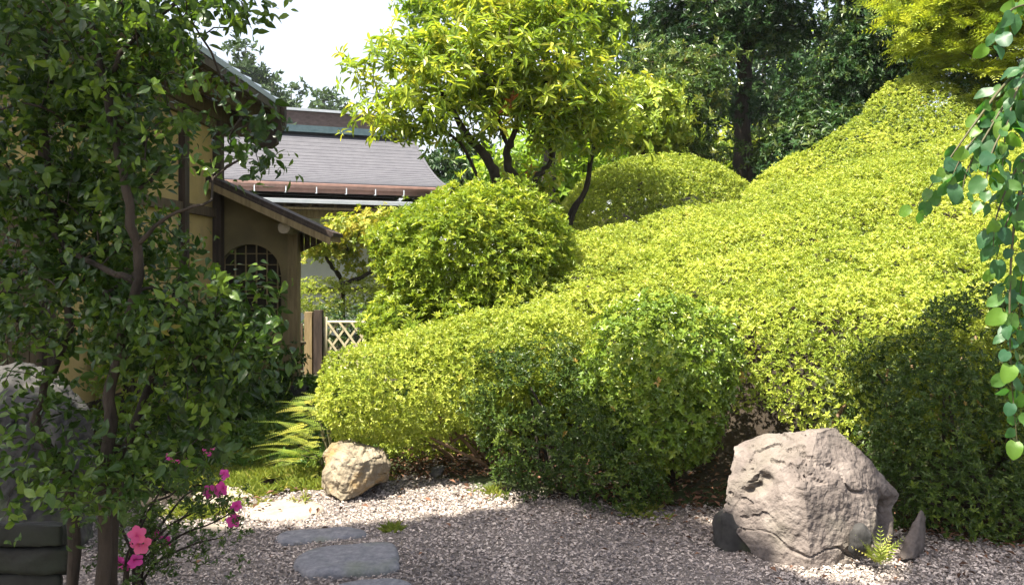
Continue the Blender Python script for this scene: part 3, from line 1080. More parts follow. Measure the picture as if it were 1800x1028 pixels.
def rock_arrays(pts, edge=.03, smooth=2, disp=((6, .02), (18, .006)), ridged=None, dents=(), seed=0, terrace=None):
    bm = bmesh.new()
    for p_ in pts:
        bm.verts.new(p_)
    bmesh.ops.convex_hull(bm, input=bm.verts)
    bmesh.ops.delete(bm, geom=[v for v in bm.verts if not v.link_faces], context='VERTS')
    bmesh.ops.triangulate(bm, faces=bm.faces)
    for _ in range(8):
        es = [e for e in bm.edges if e.calc_length() > edge]
        if not es:
            break
        bmesh.ops.subdivide_edges(bm, edges=es, cuts=1, use_grid_fill=False)
        bmesh.ops.triangulate(bm, faces=[f for f in bm.faces if len(f.verts) > 3])
    for _ in range(smooth):
        bmesh.ops.smooth_vert(bm, verts=bm.verts, factor=.5, use_axis_x=True, use_axis_y=True, use_axis_z=True)
    bm.normal_update()
    V = np.array([v.co for v in bm.verts])
    N = np.array([v.normal for v in bm.verts])
    bm.verts.index_update()
    Fc = np.array([[v.index for v in f.verts] for f in bm.faces])
    bm.free()
    h = 0
    for sc, am in disp:
        h = h + am * fbm(V, sc, 3, seed)
    if ridged:
        sc, am, wd = ridged
        q = V * np.array([1, 1, 1.9]) + .08 * np.stack([noise(V, 7, 31), noise(V, 7, 32), noise(V, 7, 33)], -1)
        h = h - am * np.clip(1 - abs(noise(q, sc, seed + 5)) / wd, 0, 1) * np.clip(noise(V, 3, seed + 6) + .35, 0, 1)
    if terrace:                      # split faces: ledges along tilted bedding
        st, am = terrace
        t = noise(V * np.array([1, 1, 2.6]) @ rot_axis('Y', .5), st, seed + 40) + .5 * noise(V, st * 2.3, seed + 44)
        h = h - am * np.clip((t - .28) * 9, 0, 1) * np.clip(noise(V, 4.0, seed + 41) * 2 + .3, 0, 1)
        h = h + .012 * np.round(2.2 * fbm(V, 6.5, 2, seed + 42)) * np.clip(noise(V, 3.5, seed + 43) * 2, 0, 1)
    V = V + N * h[:, None]
    for c, r, dv in dents:
        w = np.exp(-(((V - np.array(c)) / np.array(r)) ** 2).sum(1))
        V = V + w[:, None] * np.array(dv)
    return V, Fc


def rock(name, label, mat, pts, cat='rock', group=None, smooth_shade=True, **kw):
    pts = np.array(pts, float)
    b = np.array([pts[:, 0].mean(), pts[:, 1].mean(), pts[:, 2].min()])
    V, Fc = rock_arrays(pts, **kw)
    return obj(name, [(V, Fc)], mat, None, smooth_shade, base=b, label=label, cat=cat, group=group)


o_ = np.array([(1430 - 900) / 1500 * 4.47, 4.47, 0])
bp = np.array([(.163, .12, .645), (.03, .03, .63), (-.21, .18, .585), (-.36, .22, .52), (.215, .2, .60), (-.12, -.20, .40), (-.43, .10, .36), (-.455, .08, .20),
               (-.33, -.12, .0), (-.10, -.27, -.04), (.27, -.16, -.04), (.34, .10, .455), (.52, .14, .28), (.42, .04, .0), (-.3, .5, -.04), (.36, .5, -.04),
               (0, .55, .45), (-.22, .48, .42), (.25, .45, .42), (.20, -.07, .40), (.30, -.06, .25), (-.36, .02, .33)])
DB = o_
rock('boulder', 'large pinkish boulder with a cracked sunlit face below the hedge', M['boulder'], bp + o_, cat='boulder', edge=.0125, smooth=0, smooth_shade=False, terrace=(13, .013),
     disp=((3.5, .010), (9, .007), (26, .004), (60, .002)), ridged=(5.0, .034, .06), seed=4,
     dents=[(o_ + np.array([-.33, .0, .325]), (.028, .25, .018), (.02, .05, 0)), (o_ + np.array([-.295, .0, .355]), (.030, .25, .022), (.02, .07, 0)), (o_ + np.array([-.255, .0, .395]), (.028, .25, .028), (.02, .09, -.0)),
            (o_ + np.array([.41, .0, .20]), (.055, .25, .06), (-.07, .14, 0)), (o_ + np.array([.36, .0, .12]), (.06, .25, .035), (-.03, .10, 0))])


def blob(u, v, d, rx, ry, rz_, n=26, seed=1, sq=.7):
    """points of a rough stone standing at a place: a squared-off ellipsoid"""
    r2 = np.random.default_rng(seed)
    c = P(u, v, d)
    q = r2.normal(size=(n, 3))
    q /= np.linalg.norm(q, axis=1)[:, None]
    q = np.sign(q) * abs(q) ** sq
    q /= np.maximum(1, np.linalg.norm(q, axis=1)[:, None] / 1.15)
    return c + q * np.array([rx, ry, rz_])


rock('small_rock', 'small dark rock in the shade at the left foot of the pinkish boulder', M['grey_rock'], blob(1300, 935, 4.58, .14, .12, .14, seed=3), edge=.02, seed=8)
rock('small_rock', 'small squarish stone leaning on the front of the pinkish boulder behind the fern', M['grey_rock'], blob(1512, 950, 4.24, .055, .05, .085, seed=6), edge=.014, disp=((12, .008),), seed=9)
rock('small_rock', 'slanting pale rock slab between the pinkish boulder and the dark shrub', M['boulder'],
     [P(1578, 978, 4.35), P(1590, 985, 4.3), P(1606, 985, 4.3), P(1630, 905, 4.5), P(1620, 892, 4.45), P(1598, 930, 4.4), P(1625, 980, 4.5), P(1585, 975, 4.5)], edge=.02, disp=((12, .01),), seed=10)
rock('round_stone', 'rounded ochre stone at the left end of the low clipped azalea', M['round_stone'],
     [P(u, v, d) for u, v, d in ((572, 800, 5.6), (590, 781, 5.62), (640, 780, 5.65), (678, 790, 5.66), (684, 815, 5.62), (680, 845, 5.6), (655, 850, 5.5), (600, 882, 5.4), (580, 868, 5.45), (567, 835, 5.5),
                               (610, 806, 5.43), (640, 812, 5.42), (575, 800, 5.9), (675, 800, 5.95), (680, 840, 5.95), (575, 860, 5.9), (620, 775, 5.8), (630, 852, 5.42))],
     edge=.013, smooth=1, smooth_shade=False, terrace=(16, .012), disp=((6, .014), (14, .014), (40, .005)), ridged=(8, .02, .12), seed=12)
rock('grey_boulder', 'broad grey boulder behind the slender tree stems at the left edge', M['grey_rock'],
     [P(u, v, d) for u, v, d in ((-60, 660, 4.7), (20, 642, 4.7), (85, 645, 4.75), (120, 672, 4.75), (152, 720, 4.7), (160, 800, 4.6), (150, 1000, 4.5), (-80, 1010, 4.4), (-100, 740, 4.5), (20, 720, 4.4), (100, 740, 4.4),
                               (-60, 680, 5.4), (100, 690, 5.4), (150, 900, 5.4), (-60, 900, 5.4), (30, 640, 5.1))], cat='boulder',
     edge=.03, smooth=1, disp=((4, .03), (12, .016), (35, .006)), ridged=(5, .04, .12), seed=15)
# dark layered rocks in the near left corner, each course a stone of its own
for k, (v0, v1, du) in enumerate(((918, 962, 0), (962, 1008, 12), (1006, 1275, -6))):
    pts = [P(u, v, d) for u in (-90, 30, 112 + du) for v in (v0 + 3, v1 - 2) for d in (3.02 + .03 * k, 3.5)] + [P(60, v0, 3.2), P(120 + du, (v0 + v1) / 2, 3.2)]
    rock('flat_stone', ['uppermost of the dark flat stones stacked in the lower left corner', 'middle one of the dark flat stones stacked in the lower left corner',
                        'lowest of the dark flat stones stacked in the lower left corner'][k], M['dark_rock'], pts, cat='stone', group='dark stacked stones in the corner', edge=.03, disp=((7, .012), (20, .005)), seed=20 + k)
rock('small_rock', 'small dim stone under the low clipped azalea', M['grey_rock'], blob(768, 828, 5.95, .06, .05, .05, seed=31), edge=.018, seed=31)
rock('edging_stone', 'flat pale edging stone under the pink flowering azalea', M['slab_pale'], blob(385, 932, 4.85, .13, .06, .03, seed=33), edge=.02, disp=((9, .006),), seed=33)
rock('small_rock', 'pale stone in the dark ground cover before the fence post', M['grey_rock'], blob(528, 685, 8.9, .10, .08, .07, seed=35), edge=.03, seed=35)


def slab(name, label, mat, px, zt=.045, th=.07, seed=0, group='stepping stones in the gravel'):
    base = np.array([PG(u, v, zt) for u, v in px])
    c = base.mean(0)
    m = len(base)
    loop = smooth_path(np.vstack([base, base[:1]]), m * 6 + 1)[:-1]
    loop = loop + .006 * np.stack([noise(loop, 14, seed), noise(loop, 14, seed + 1), 0 * loop[:, 0]], -1)
    rings = []
    for ins, dz in ((0.0, -th), (0.0, -.022), (.012, -.007), (.030, 0), (.09, .002), (.16, .003)):
        d = loop - c
        ln = np.linalg.norm(d, axis=1)[:, None]
        r = c + d * np.maximum(.05, 1 - ins / ln)
        r[:, 2] = zt + dz + .004 * noise(r, 9, seed + 2) + .003 * noise(r, 26, seed + 3)
        rings.append(r)
    V = np.vstack(rings + [c[None] + np.array([0, 0, .003])])
    k = len(loop)
    Fq = [[a * k + i, a * k + (i + 1) % k, (a + 1) * k + (i + 1) % k, (a + 1) * k + i] for a in range(5) for i in range(k)]
    Fq += [[5 * k + i, 5 * k + (i + 1) % k, 6 * k] for i in range(k)]
    return obj(name, [(V, Fq)], mat, None, True, base=(c[0], c[1], 0), label=label, cat='stepping stone', group=group)


slab('stepping_stone', 'blue grey stepping stone set alone in the shaded gravel', M['slab'], [(517, 990), (518, 975), (545, 962), (600, 954), (655, 950), (693, 951), (700, 968), (701, 988), (680, 996), (640, 1001), (590, 1003), (540, 1003)], seed=1)
slab('stepping_stone', 'stepping stone cut off by the bottom edge of the photo', M['slab'], [(560, 1036), (598, 1020), (650, 1013), (702, 1014), (730, 1026), (730, 1060), (650, 1075), (570, 1065)], seed=2)
slab('stepping_stone', 'long narrow stepping stone lying along the shadow edge', M['slab'], [(482, 940), (500, 931), (560, 926), (620, 924), (645, 930), (640, 938), (590, 944), (530, 950), (490, 951)], zt=.03, seed=3)
slab('stepping_stone', 'broad pale stepping stone in the sunlit gravel', M['slab_pale'], [(430, 895), (450, 883), (500, 876), (550, 878), (572, 888), (560, 902), (510, 910), (450, 908)], zt=.025, seed=4)
slab('stepping_stone', 'farthest pale stepping stone by the sunlit grass', M['slab_pale'], [(338, 868), (360, 856), (410, 850), (448, 853), (455, 864), (430, 874), (380, 880), (345, 878)], zt=.025, seed=5)


# ------------------------------------------------------------------ clipped shrubs
ra = np.random.default_rng(31)
T_AZ = [rosette(5, .0255, .0112, (25, 78), ra) for _ in range(6)]
T_BOX = [rosette(5, .033, .018, (30, 80), ra) for _ in range(5)]
T_BUSH = [rosette(6, .047, .018, (30, 75), ra) for _ in range(5)]
T_MED = [rosette(6, .060, .024, (30, 80), ra) for _ in range(4)]


CELLS = [(cx_ + ra.uniform(-.35, .35), cy_ + ra.uniform(-.4, .4)) for cx_ in np.arange(-.2, 7.6, 1.15) for cy_ in np.arange(5.2, 12.2, 1.35)]


def f_hill(p):
    x, y, z = p[..., 0], p[..., 1], p[..., 2]
    H = H_hill(x, y)
    a = (z - H) * .82
    b = poly_sd(x, y, FOOT) + .30 * np.maximum(0, H - .5 - z)
    k = .45
    h = np.clip(.5 + .5 * (a - b) / k, 0, 1)
    d = b * (1 - h) + a * h + k * h * (1 - h)
    rough = np.clip((2.0 - z) / 1.2, .15, 1)
    d1 = np.full(x.shape, 9.)
    d2 = np.full(x.shape, 9.)
    for cx_, cy_ in CELLS:                       # the plants that have grown together into the mound
        e = np.hypot(x - cx_ + .12 * (z - 1.5), (y - cy_) * .8)
        d2 = np.minimum(d2, np.maximum(d1, e))
        d1 = np.minimum(d1, e)
    d = d + .055 * np.exp(-(d2 - d1) / .09) - .03 * np.clip(1 - d1 / .8, 0, 1)
    lump = .05 * noise(p, 1.6, 41) + rough * (.035 * noise(p, 4.2, 42) + .05 * noise(p, 8.5, 43))
    return d + lump


hill = empty('azalea_mound', (3.0, 7.5, 0), 'huge sunlit clipped azalea mound sloping up to the right', 'hedge')
arr, pp = shrub_foliage(f_hill, (-.5, 4.6, .2), (7.5, 12.2, 5.2), T_AZ, .075, 18500, ra, up=.55, out=.6, jit=.33, zmin=lambda p: gz(p[:, 0], p[:, 1]) + .30 + .17 * np.exp(-((p[:, 0] - 1.62) / .42) ** 2) + .1 * noise(p, 3, 5), h=.09, keep=.08, inner=.11, tmid=.50, gaps=.85, gap_z=1.9)
obj('foliage', arr, M['azalea'], hill, kind='stuff')
for k in range(22):
    x = ra.uniform(1.0, 4.0)
    y = np.interp(x, [.9, 2, 3.4, 4.6], [5.95, 5.4, 5.1, 5.2]) + ra.uniform(.3, 1.0)
    z = float(gz(x, y))
    pts = smooth_path([(x, y, z - .03), (x + ra.uniform(-.1, .1), y - .05, z + .25), (x + ra.uniform(-.2, .2), y - ra.uniform(0, .1), z + .45), (x + ra.uniform(-.25, .25), y + .05, z + .66)], 9)
    obj('stem', tube(pts, np.linspace(.02, .008, 9), 6), M['bark_tan'], hill, smooth=True)

low = shrub('azalea_shrub', 'long low clipped azalea with bare stems showing beneath, right of the rounded ochre stone', 'shrub', (-.35, 6.35, 0),
            [(P(640, 700, 6.0), (.38, .45, .36)), (P(735, 678, 6.15), (.50, .52, .38)), (P(850, 645, 6.3), (.58, .55, .38)), (P(945, 625, 6.45), (.50, .55, .42)), (P(840, 750, 6.85), (.85, .32, .36))],
            T_AZ, M['azalea'], .09, 19000, stems=0, k=.16, warp=.06, seed=3, rng=ra, tmid=.48)
for k, (bx, by, pts) in enumerate((((850, 838, 6.25), 0, [(838, 800, 6.2), (800, 760, 6.1), (760, 735, 6.0)]), ((862, 838, 6.3), 0, [(845, 790, 6.3), (815, 765, 6.15), (795, 775, 6.05), (788, 752, 6.0), (770, 730, 6.0)]),
                                   ((900, 848, 6.1), 0, [(885, 800, 6.1), (858, 755, 6.1), (835, 715, 6.1), (815, 690, 6.1)]), ((885, 850, 6.2), 0, [(850, 815, 6.1), (800, 790, 6.0), (740, 760, 5.95)]),
                                   ((820, 835, 6.4), 0, [(790, 800, 6.4), (740, 770, 6.3), (700, 740, 6.2)]), ((910, 845, 6.3), 0, [(905, 790, 6.3), (895, 740, 6.3), (900, 700, 6.3)]))):
    q = smooth_path([P(*bx)] + [P(*t) for t in pts], 14)
    obj('stem', tube(q, np.linspace(.017, .008, 14) * (1 + .1 * ra.normal(size=14)), 7), M['bark_tan'], low, smooth=True)

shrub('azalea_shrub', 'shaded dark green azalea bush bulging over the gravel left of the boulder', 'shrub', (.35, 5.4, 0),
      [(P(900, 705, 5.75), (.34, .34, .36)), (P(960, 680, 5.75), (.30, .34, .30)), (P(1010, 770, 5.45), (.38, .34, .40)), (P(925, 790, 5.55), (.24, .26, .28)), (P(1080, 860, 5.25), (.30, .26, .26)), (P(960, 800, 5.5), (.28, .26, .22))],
      T_AZ, M['azalea_shade'], .14, 13500, stems=4, k=.16, warp=.09, seed=8, rng=ra, tmid=.47, gaps=.85, stray=.03)
shrub('boxwood_shrub', 'round small leaved bush with reddish shoot tips in front of the azalea mound', 'shrub', (1.0, 5.6, 0),
      [(P(1165, 640, 5.5), (.53, .48, .47)), (P(1150, 745, 5.5), (.44, .40, .34))], T_BOX, M['box'], .15, 9500, stems=5, warp=.06, seed=12, rng=ra, tmid=.5, up=.35)
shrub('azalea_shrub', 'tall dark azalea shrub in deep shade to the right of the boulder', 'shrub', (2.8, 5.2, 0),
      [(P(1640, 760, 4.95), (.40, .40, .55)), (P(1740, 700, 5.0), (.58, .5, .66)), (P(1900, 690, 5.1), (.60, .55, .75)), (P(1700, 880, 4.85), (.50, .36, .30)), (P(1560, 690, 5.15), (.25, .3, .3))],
      T_AZ, M['azalea_shade'], .15, 12500, stems=6, k=.14, warp=.06, seed=17, rng=ra, tmid=.42, gaps=.85)
shrub('round_shrub', 'bright green dome shaped shrub under the long leaved tree', 'shrub', (-.42, 7.9, 0),
      [(P(818, 470, 7.9), (.86, .78, .76)), (P(715, 555, 7.75), (.46, .42, .36)), (P(800, 590, 7.6), (.80, .6, .45)), (P(900, 440, 7.9), (.55, .6, .55))], T_BUSH, M['bush'], .22, 5600, stems=5, gaps=.62, inner=.32, stray=.04, warp=.12, wscale=2.2, seed=21, rng=ra,
      up=.6, size=(.8, 1.45), tmid=.5)
shrub('azalea_shrub', 'small yellow green azalea between the lattice screen and the long low azalea', 'shrub', (-1.15, 7.2, 0),
      [(P(700, 612, 7.2), (.28, .3, .26)), (P(650, 650, 7.0), (.24, .26, .20))], T_AZ, M['azalea'], .13, 9500, stems=3, seed=25, rng=ra, tmid=.5)
shrub('azalea_mound', 'rounded clipped mound behind, half in tree shade', 'hedge', (2.05, 11.4, 0),
      [(P(1165, 376, 11.6), (1.34, 1.0, .80)), (P(1060, 415, 11.3), (.75, .7, .55))],
      T_AZ, M['azalea'], .09, 9500, stems=3, stray=.0, warp=.03, gaps=.3, seed=27, rng=ra, size=(1.2, 1.6), tmid=.5)
shrub('azalea_shrub', 'low sunlit clipped azalea beyond the lattice screen', 'shrub', (-2.6, 14.3, 0),
      [(P(575, 520, 14.3), (.85, .5, .33)), (P(660, 515, 14.4), (.65, .5, .33))], T_AZ, M['azalea'], .14, 5000, stems=2, seed=29, rng=ra, size=(1.1, 1.6))
shrub('dark_shrub', 'dark green bush right behind the lattice screen', 'shrub', (-2.4, 13.2, 0),
      [(P(600, 575, 13.2), (.62, .4, .40)), (P(660, 590, 13.2), (.45, .3, .38)), (P(550, 600, 13.2), (.3, .3, .3))], T_MED, M['evergreen'], .2, 1600, stems=2, seed=33, rng=ra, tmid=.7)
shrub('background_shrub', 'dark evergreen shrubs added out of sight behind the crest of the big azalea mound', 'shrub', (6, 13.2, 2.9), [((5.6, 13.2, 3.0), (1.8, .7, 1.0)), ((7.6, 13.0, 3.2), (1.4, .7, 1.0))], T_MED, M['evergreen'], .25, 900, stems=2, seed=36, rng=ra, tmid=.6, size=(1.5, 2.2), h=.1)  # added so no bright sky shows through the mound's crest
shrub('dark_shrub', 'dark shrub mass added for the shaded underside of the golden cypress on the slope', 'shrub', (5.7, 11.3, 2.6), [(P(1700, 150, 11.2), (.5, .4, .27)), (P(1775, 140, 11.3), (.4, .4, .25))], T_MED, M['evergreen'], .2, 1500, stems=2, seed=34, rng=ra, tmid=.6)  # leaf mass added to stand for the dark shade below the cypress
shrub('undergrowth_shrub', 'dark leafy undergrowth shrub in front of the picket fence', 'shrub', (-2.6, 9.2, 0),
      [(P(480, 660, 9.2), (.42, .4, .34)), (P(535, 690, 8.9), (.30, .3, .22)), (P(420, 690, 8.6), (.4, .35, .3))], T_MED, M['dogwood'], .25, 1300, stems=3, seed=35, rng=ra, tmid=.35)
shrub('undergrowth_shrub', 'yellow green leafy shrub low behind the left tree stems', 'shrub', (-2.7, 6.6, 0),
      [(P(230, 660, 6.8), (.55, .4, .45)), (P(330, 700, 6.6), (.35, .3, .3))], T_MED, M['bush'], .25, 900, stems=3, seed=37, rng=ra, tmid=.4)

# fern-like sprays leaning out from the low azalea
r2 = np.random.default_rng(77)


def frond(L_, n=11, w=.035, droop=.35):
    """a flat frond: midrib along +Y with paired leaflets"""
    Vs, Fs, k = [], [], 0
    for i in range(n):
        t = (i + 1) / n
        ln = w * (1.15 - .9 * t) * (1.0 if t > .12 else .5)
        for s in (-1, 1):
            v, f = leaf_tpl(ln * 1.7, ln * .55, 'diamond', .1, .1)
            m = rot_axis('Z', s * -math.radians(58))
            v = v @ m.T + np.array([0, t * L_, 0])
            v[:, 2] -= droop * L_ * (v[:, 1] / L_) ** 2
            Vs.append(v)
            Fs.append(f + k)
            k += 4
    tr = np.array([[-.002, 0, 0], [.002, 0, 0], [.001, L_ * .5, -droop * L_ * .25], [-.001, L_ * .5, -droop * L_ * .25], [0, L_, -droop * L_]])
    Vs.append(tr)
    Fs.append(np.array([[0, 1, 2], [0, 2, 3], [3, 2, 4]]) + k)
    return np.concatenate(Vs), np.concatenate(Fs)


def frond_plant(name, label, base, tips, mat, L_, w=.03, droop=.25, group=None, zs=None, cat='fern'):
    r = empty(name, base, label, cat, group)
    for t in tips:
        tp_ = np.array(t, float)
        b0 = np.array(base) + r2.normal(size=3) * .015
        b0[2] = base[2] + .02
        d = tp_ - b0
        ln = np.linalg.norm(d)
        v, f = frond(ln * 1.02, max(9, int(ln / .018)), w, droop)
        d2 = d + np.array([0, 0, droop * ln])
        Rm = frames_y(d2[None], np.array([[0, -.25, 1.0]]))[0]
        obj('frond', [(v @ Rm.T + b0, f, np.full(len(v), r2.uniform(.15, .95)))], mat, r)
    return r


for k, (u0, u1, v0, v1, d0) in enumerate(((520, 575, 745, 815, 6.05), (535, 580, 690, 750, 6.3))):
    b_ = P(u1, v1, d0)
    b_[2] = .05
    r = empty('fern', b_, ['golden green fern sprays layered leftwards beside the rounded ochre stone', 'upper yellow sprays leaning out of the left end of the low azalea'][k], 'fern')
    for j in range(30):
        st = P(r2.uniform(u0, u1), r2.uniform(v0, v1), d0 + r2.uniform(-.15, .15))
        ln = r2.uniform(.13, .34) if k == 0 else r2.uniform(.10, .24)
        v, f = frond(ln, int(ln / .014), .020, r2.uniform(.15, .5))
        Yd = np.array([-1.0, r2.uniform(-.5, .3), r2.uniform(-.05, .45)])
        Rm = frames_y(Yd[None], np.array([[0, -.35, 1.0]]) + .25 * r2.normal(size=(1, 3)))[0]
        obj('frond', [(v @ Rm.T + st, f, np.full(len(v), r2.uniform(.1, .85)))], M['nandina'], r)
        if j % 4 == 0:
            obj('stem', tube([b_, (b_ + st) / 2 + np.array([.02, 0, .03]), st], .003, 4), M['twig_green'], r)
fb = P(1545, 985, 4.22)
fb[2] = .02
frond_plant('fern', 'small bright fern at the foot of the pinkish boulder', fb, [P(u, v, d) for u, v, d in ((1502, 962, 4.2), (1518, 948, 4.15), (1540, 938, 4.15), (1562, 942, 4.2), (1576, 956, 4.2), (1525, 972, 4.08), (1560, 970, 4.08), (1510, 940, 4.2), (1550, 930, 4.2), (1585, 945, 4.2), (1530, 955, 4.05))], M['grass'], .12, .030, .12)

# ground cover, grass, leaf litter: nobody could count them
n = 5200
gxp = r2.uniform(-3.0, -1.0, n)
gyp = r2.uniform(5.75, 11, n)
ok = (gxp < -1.05 - .0 * gyp) & (noise(np.stack([gxp, gyp, 0 * gxp], -1), 1.5, 3) > -.45) & ((gyp > 6.25) | (gxp < -2.3))
gp = np.stack([gxp, gyp, r2.uniform(.0, .10, n)], -1)[ok]
T_GC = [rosette(6, .055, .03, (35, 85), r2) for _ in range(4)]
obj('ground_cover', scatter(T_GC, gp, frames(np.array([0, 0, 1.]) + .35 * r2.normal(size=gp.shape), r2), r2.uniform(.6, 1.3, len(gp)), np.clip(.45 + .2 * r2.normal(size=len(gp)), 0, 1), r2), M['ground_leaf'], kind='stuff')
T_GR = [rosette(7, .075, .006, (5, 55), r2, droop=.35) for _ in range(4)]
cl = [(450, 838, .38), (520, 835, .30), (400, 830, .3), (480, 868, .22), (560, 860, .12), (350, 905, .12), (640, 845, .10), (420, 800, .35), (690, 935, .03), (1520, 990, .05), (1130, 905, .08), (880, 868, .07)]
gp = []
for u, v, rr in cl:
    c = PG(u, v, 0)
    m = int(1600 * rr)
    a = c + np.stack([r2.normal(size=m) * rr, r2.normal(size=m) * rr * .8, 0 * r2.normal(size=m)], -1) * .8
    gp.append(a[noise(a, 6, 9) > -.3])
gp = np.concatenate(gp)
gp[:, 2] = .005
obj('grass', scatter(T_GR, gp, frames(np.array([0, 0, 1.]) + .2 * r2.normal(size=gp.shape), r2), r2.uniform(.4, 1.0, len(gp)), np.clip(.5 + .22 * r2.normal(size=len(gp)), 0, 1), r2), M['grass'], kind='stuff')
n = 4400
lx = r2.uniform(-1.3, 3.2, n)
ly = gravel_far(lx) + abs(r2.normal(size=n)) * .45 - .08
lx[:400] = r2.uniform(-1.9, 2.6, 400)
ly[:400] = gravel_far(lx[:400]) - abs(r2.normal(size=400)) * .55
lz = gz(lx, ly) + .012
lz[:400] = .03
T_LL = [leaf_tpl(.045, .022, 'long', .2, .3), leaf_tpl(.035, .018, 'diamond', .3, .4)]
T_LL = [rosette(1, .042, .020, (70, 100), r2), rosette(1, .034, .016, (65, 100), r2), rosette(1, .05, .017, (60, 100), r2)]
obj('leaf_litter', scatter(T_LL, np.stack([lx, ly, lz], -1), frames(np.array([0, 0, 1.]) + .3 * r2.normal(size=(n, 3)), r2), r2.uniform(.7, 1.3, n), r2.uniform(0, 1, n), r2), M['litter'], kind='stuff')


# ------------------------------------------------------------------ trees
rt = np.random.default_rng(101)


def sprig(n, length, L_, W_, shape, rng, tilt=(50, 120), fold=.18, droop=.35):
    """leaves set singly along a short shoot (z)"""
    Vs, Fs, Ts, k = [], [], [], 0
    for i in range(n):
        s_ = rng.uniform(.65, 1.2)
        v_, f_ = leaf_tpl(L_ * s_, W_ * s_, shape, fold, droop * rng.uniform(.5, 1.5))
        m_ = rot_axis('Z', i * 2.4 + rng.uniform(-.6, .6)) @ rot_axis('X', math.pi / 2 - math.radians(rng.uniform(*tilt))) @ rot_axis('Y', rng.uniform(-.5, .5))
        v_ = v_ @ m_.T + np.array([rng.normal() * .006, rng.normal() * .006, (i / n - .4) * length])
        Vs.append(v_)
        Fs.append(f_ + k)
        Ts.append(np.full(len(v_), rng.uniform(-.25, .25)))
        k += len(v_)
    return np.concatenate(Vs), np.concatenate(Fs), np.concatenate(Ts)


T_OV = [sprig(5, .10, .040, .021, 'oval', rt) for _ in range(8)]
T_LONG = [sprig(8, .07, .125, .036, 'long', rt, (40, 125), .2, .35) for _ in range(8)]
T_EVG = [rosette(7, .085, .036, (30, 95), rt, 'diamond', .3) for _ in range(4)]
T_MAP = [rosette(6, .085, .050, (50, 100), rt, 'diamond', .35, .1) for _ in range(4)]
T_FAR = [rosette(6, .34, .16, (20, 100), rt, 'diamond', .35) for _ in range(4)]


def px_path(l):
    return [P(*t) for t in l]


# slender multi stemmed tree in front of the house
lt_stems = [(px_path([(180, 1190, 2.95), (180, 900, 2.9), (190, 780, 2.9), (196, 680, 2.9), (215, 590, 2.9), (243, 470, 2.85), (222, 340, 2.8), (200, 220, 2.8), (194, 140, 2.8), (240, 65, 2.8), (310, 5, 2.85)]), .025, .007),
            (px_path([(120, 1170, 3.05), (128, 900, 3.0), (95, 800, 3.0), (62, 745, 3.0), (85, 670, 3.0), (122, 560, 3.0), (105, 430, 3.05), (78, 250, 3.1), (85, 110, 3.1), (60, -20, 3.1)]), .023, .007),
            (px_path([(190, 1160, 3.05), (207, 850, 3.0), (245, 730, 3.05), (280, 620, 3.1), (300, 540, 3.15), (330, 440, 3.2)]), .023, .006),
            (px_path([(197, 215, 2.8), (175, 110, 2.82), (150, -10, 2.85)]), .014, .007),
            (px_path([(238, 495, 2.86), (180, 470, 2.9), (110, 430, 3.0), (40, 330, 3.0), (-20, 300, 3.0)]), .012, .006),
            (px_path([(232, 440, 2.84), (290, 385, 2.8), (372, 352, 2.75)]), .009, .004)]
lt_ells = [(P(110, 60, 3.0), (.40, .30, .28)), (P(300, 20, 2.8), (.30, .25, .10)), (P(80, 270, 3.1), (.34, .3, .32)), (P(240, 200, 2.9), (.19, .25, .26)), (P(405, 250, 2.9), (.11, .18, .15)), (P(320, 130, 2.8), (.12, .15, .05)),
           (P(300, 575, 3.0), (.27, .3, .22)), (P(100, 520, 3.1), (.30, .3, .22)), (P(415, 560, 2.9), (.13, .2, .16)), (P(360, 665, 3.0), (.16, .2, .12)), (P(130, 850, 2.8), (.26, .2, .09)),
           (P(250, 780, 3.0), (.24, .2, .10)), (P(450, 20, 2.75), (.10, .15, .05)), (P(60, 700, 2.9), (.16, .1, .12)), (P(40, 800, 2.85), (.14, .1, .10)), (P(330, 740, 3.0), (.16, .15, .08)), (P(200, 420, 3.1), (.25, .25, .14)), (P(435, 600, 2.9), (.09, .15, .17)), (P(440, 500, 2.9), (.06, .1, .07))]
ltree, lcrown, lp, lsk = tree('slender_tree', 'slender dark stemmed tree with oval green leaves standing before the house', 'tree', (-1.42, 2.95, 0), lt_stems, lt_ells, 620, .06, 6, T_OV, M['dogwood'], tip=.0016,
                              rng=rt, out=.35, up=.35, jit=.55, size=(.7, 1.2), inner=.35, flat=.7, tmid=.5, tvar=.2)
v, f = leaf_tpl(.044, .023, 'oval', .16, .3)
n = 300
d = np.linalg.norm(lp - np.array([0, 0, EYE]), axis=1)
vis = (lp[:, 0] / lp[:, 1] > -.62) & (abs((lp[:, 2] - EYE) / lp[:, 1]) < .42)
near = np.argsort(np.where(vis, d, 99))[:n * 3]
near = rt.choice(near, n, replace=False)
Y = rt.normal(size=(n, 3)) * .6 + np.array([.25, -.2, -.55])
leaf_objects(lcrown, tinted_meshes('leaf', (v, f), M['dogwood'], (.2, .4, .55, .7, .85)), lp[near] + rt.normal(size=(n, 3)) * .02, frames_y(Y, np.array([0, -.4, 1.0]) + .3 * rt.normal(size=(n, 3))), rt.uniform(.75, 1.2, n))

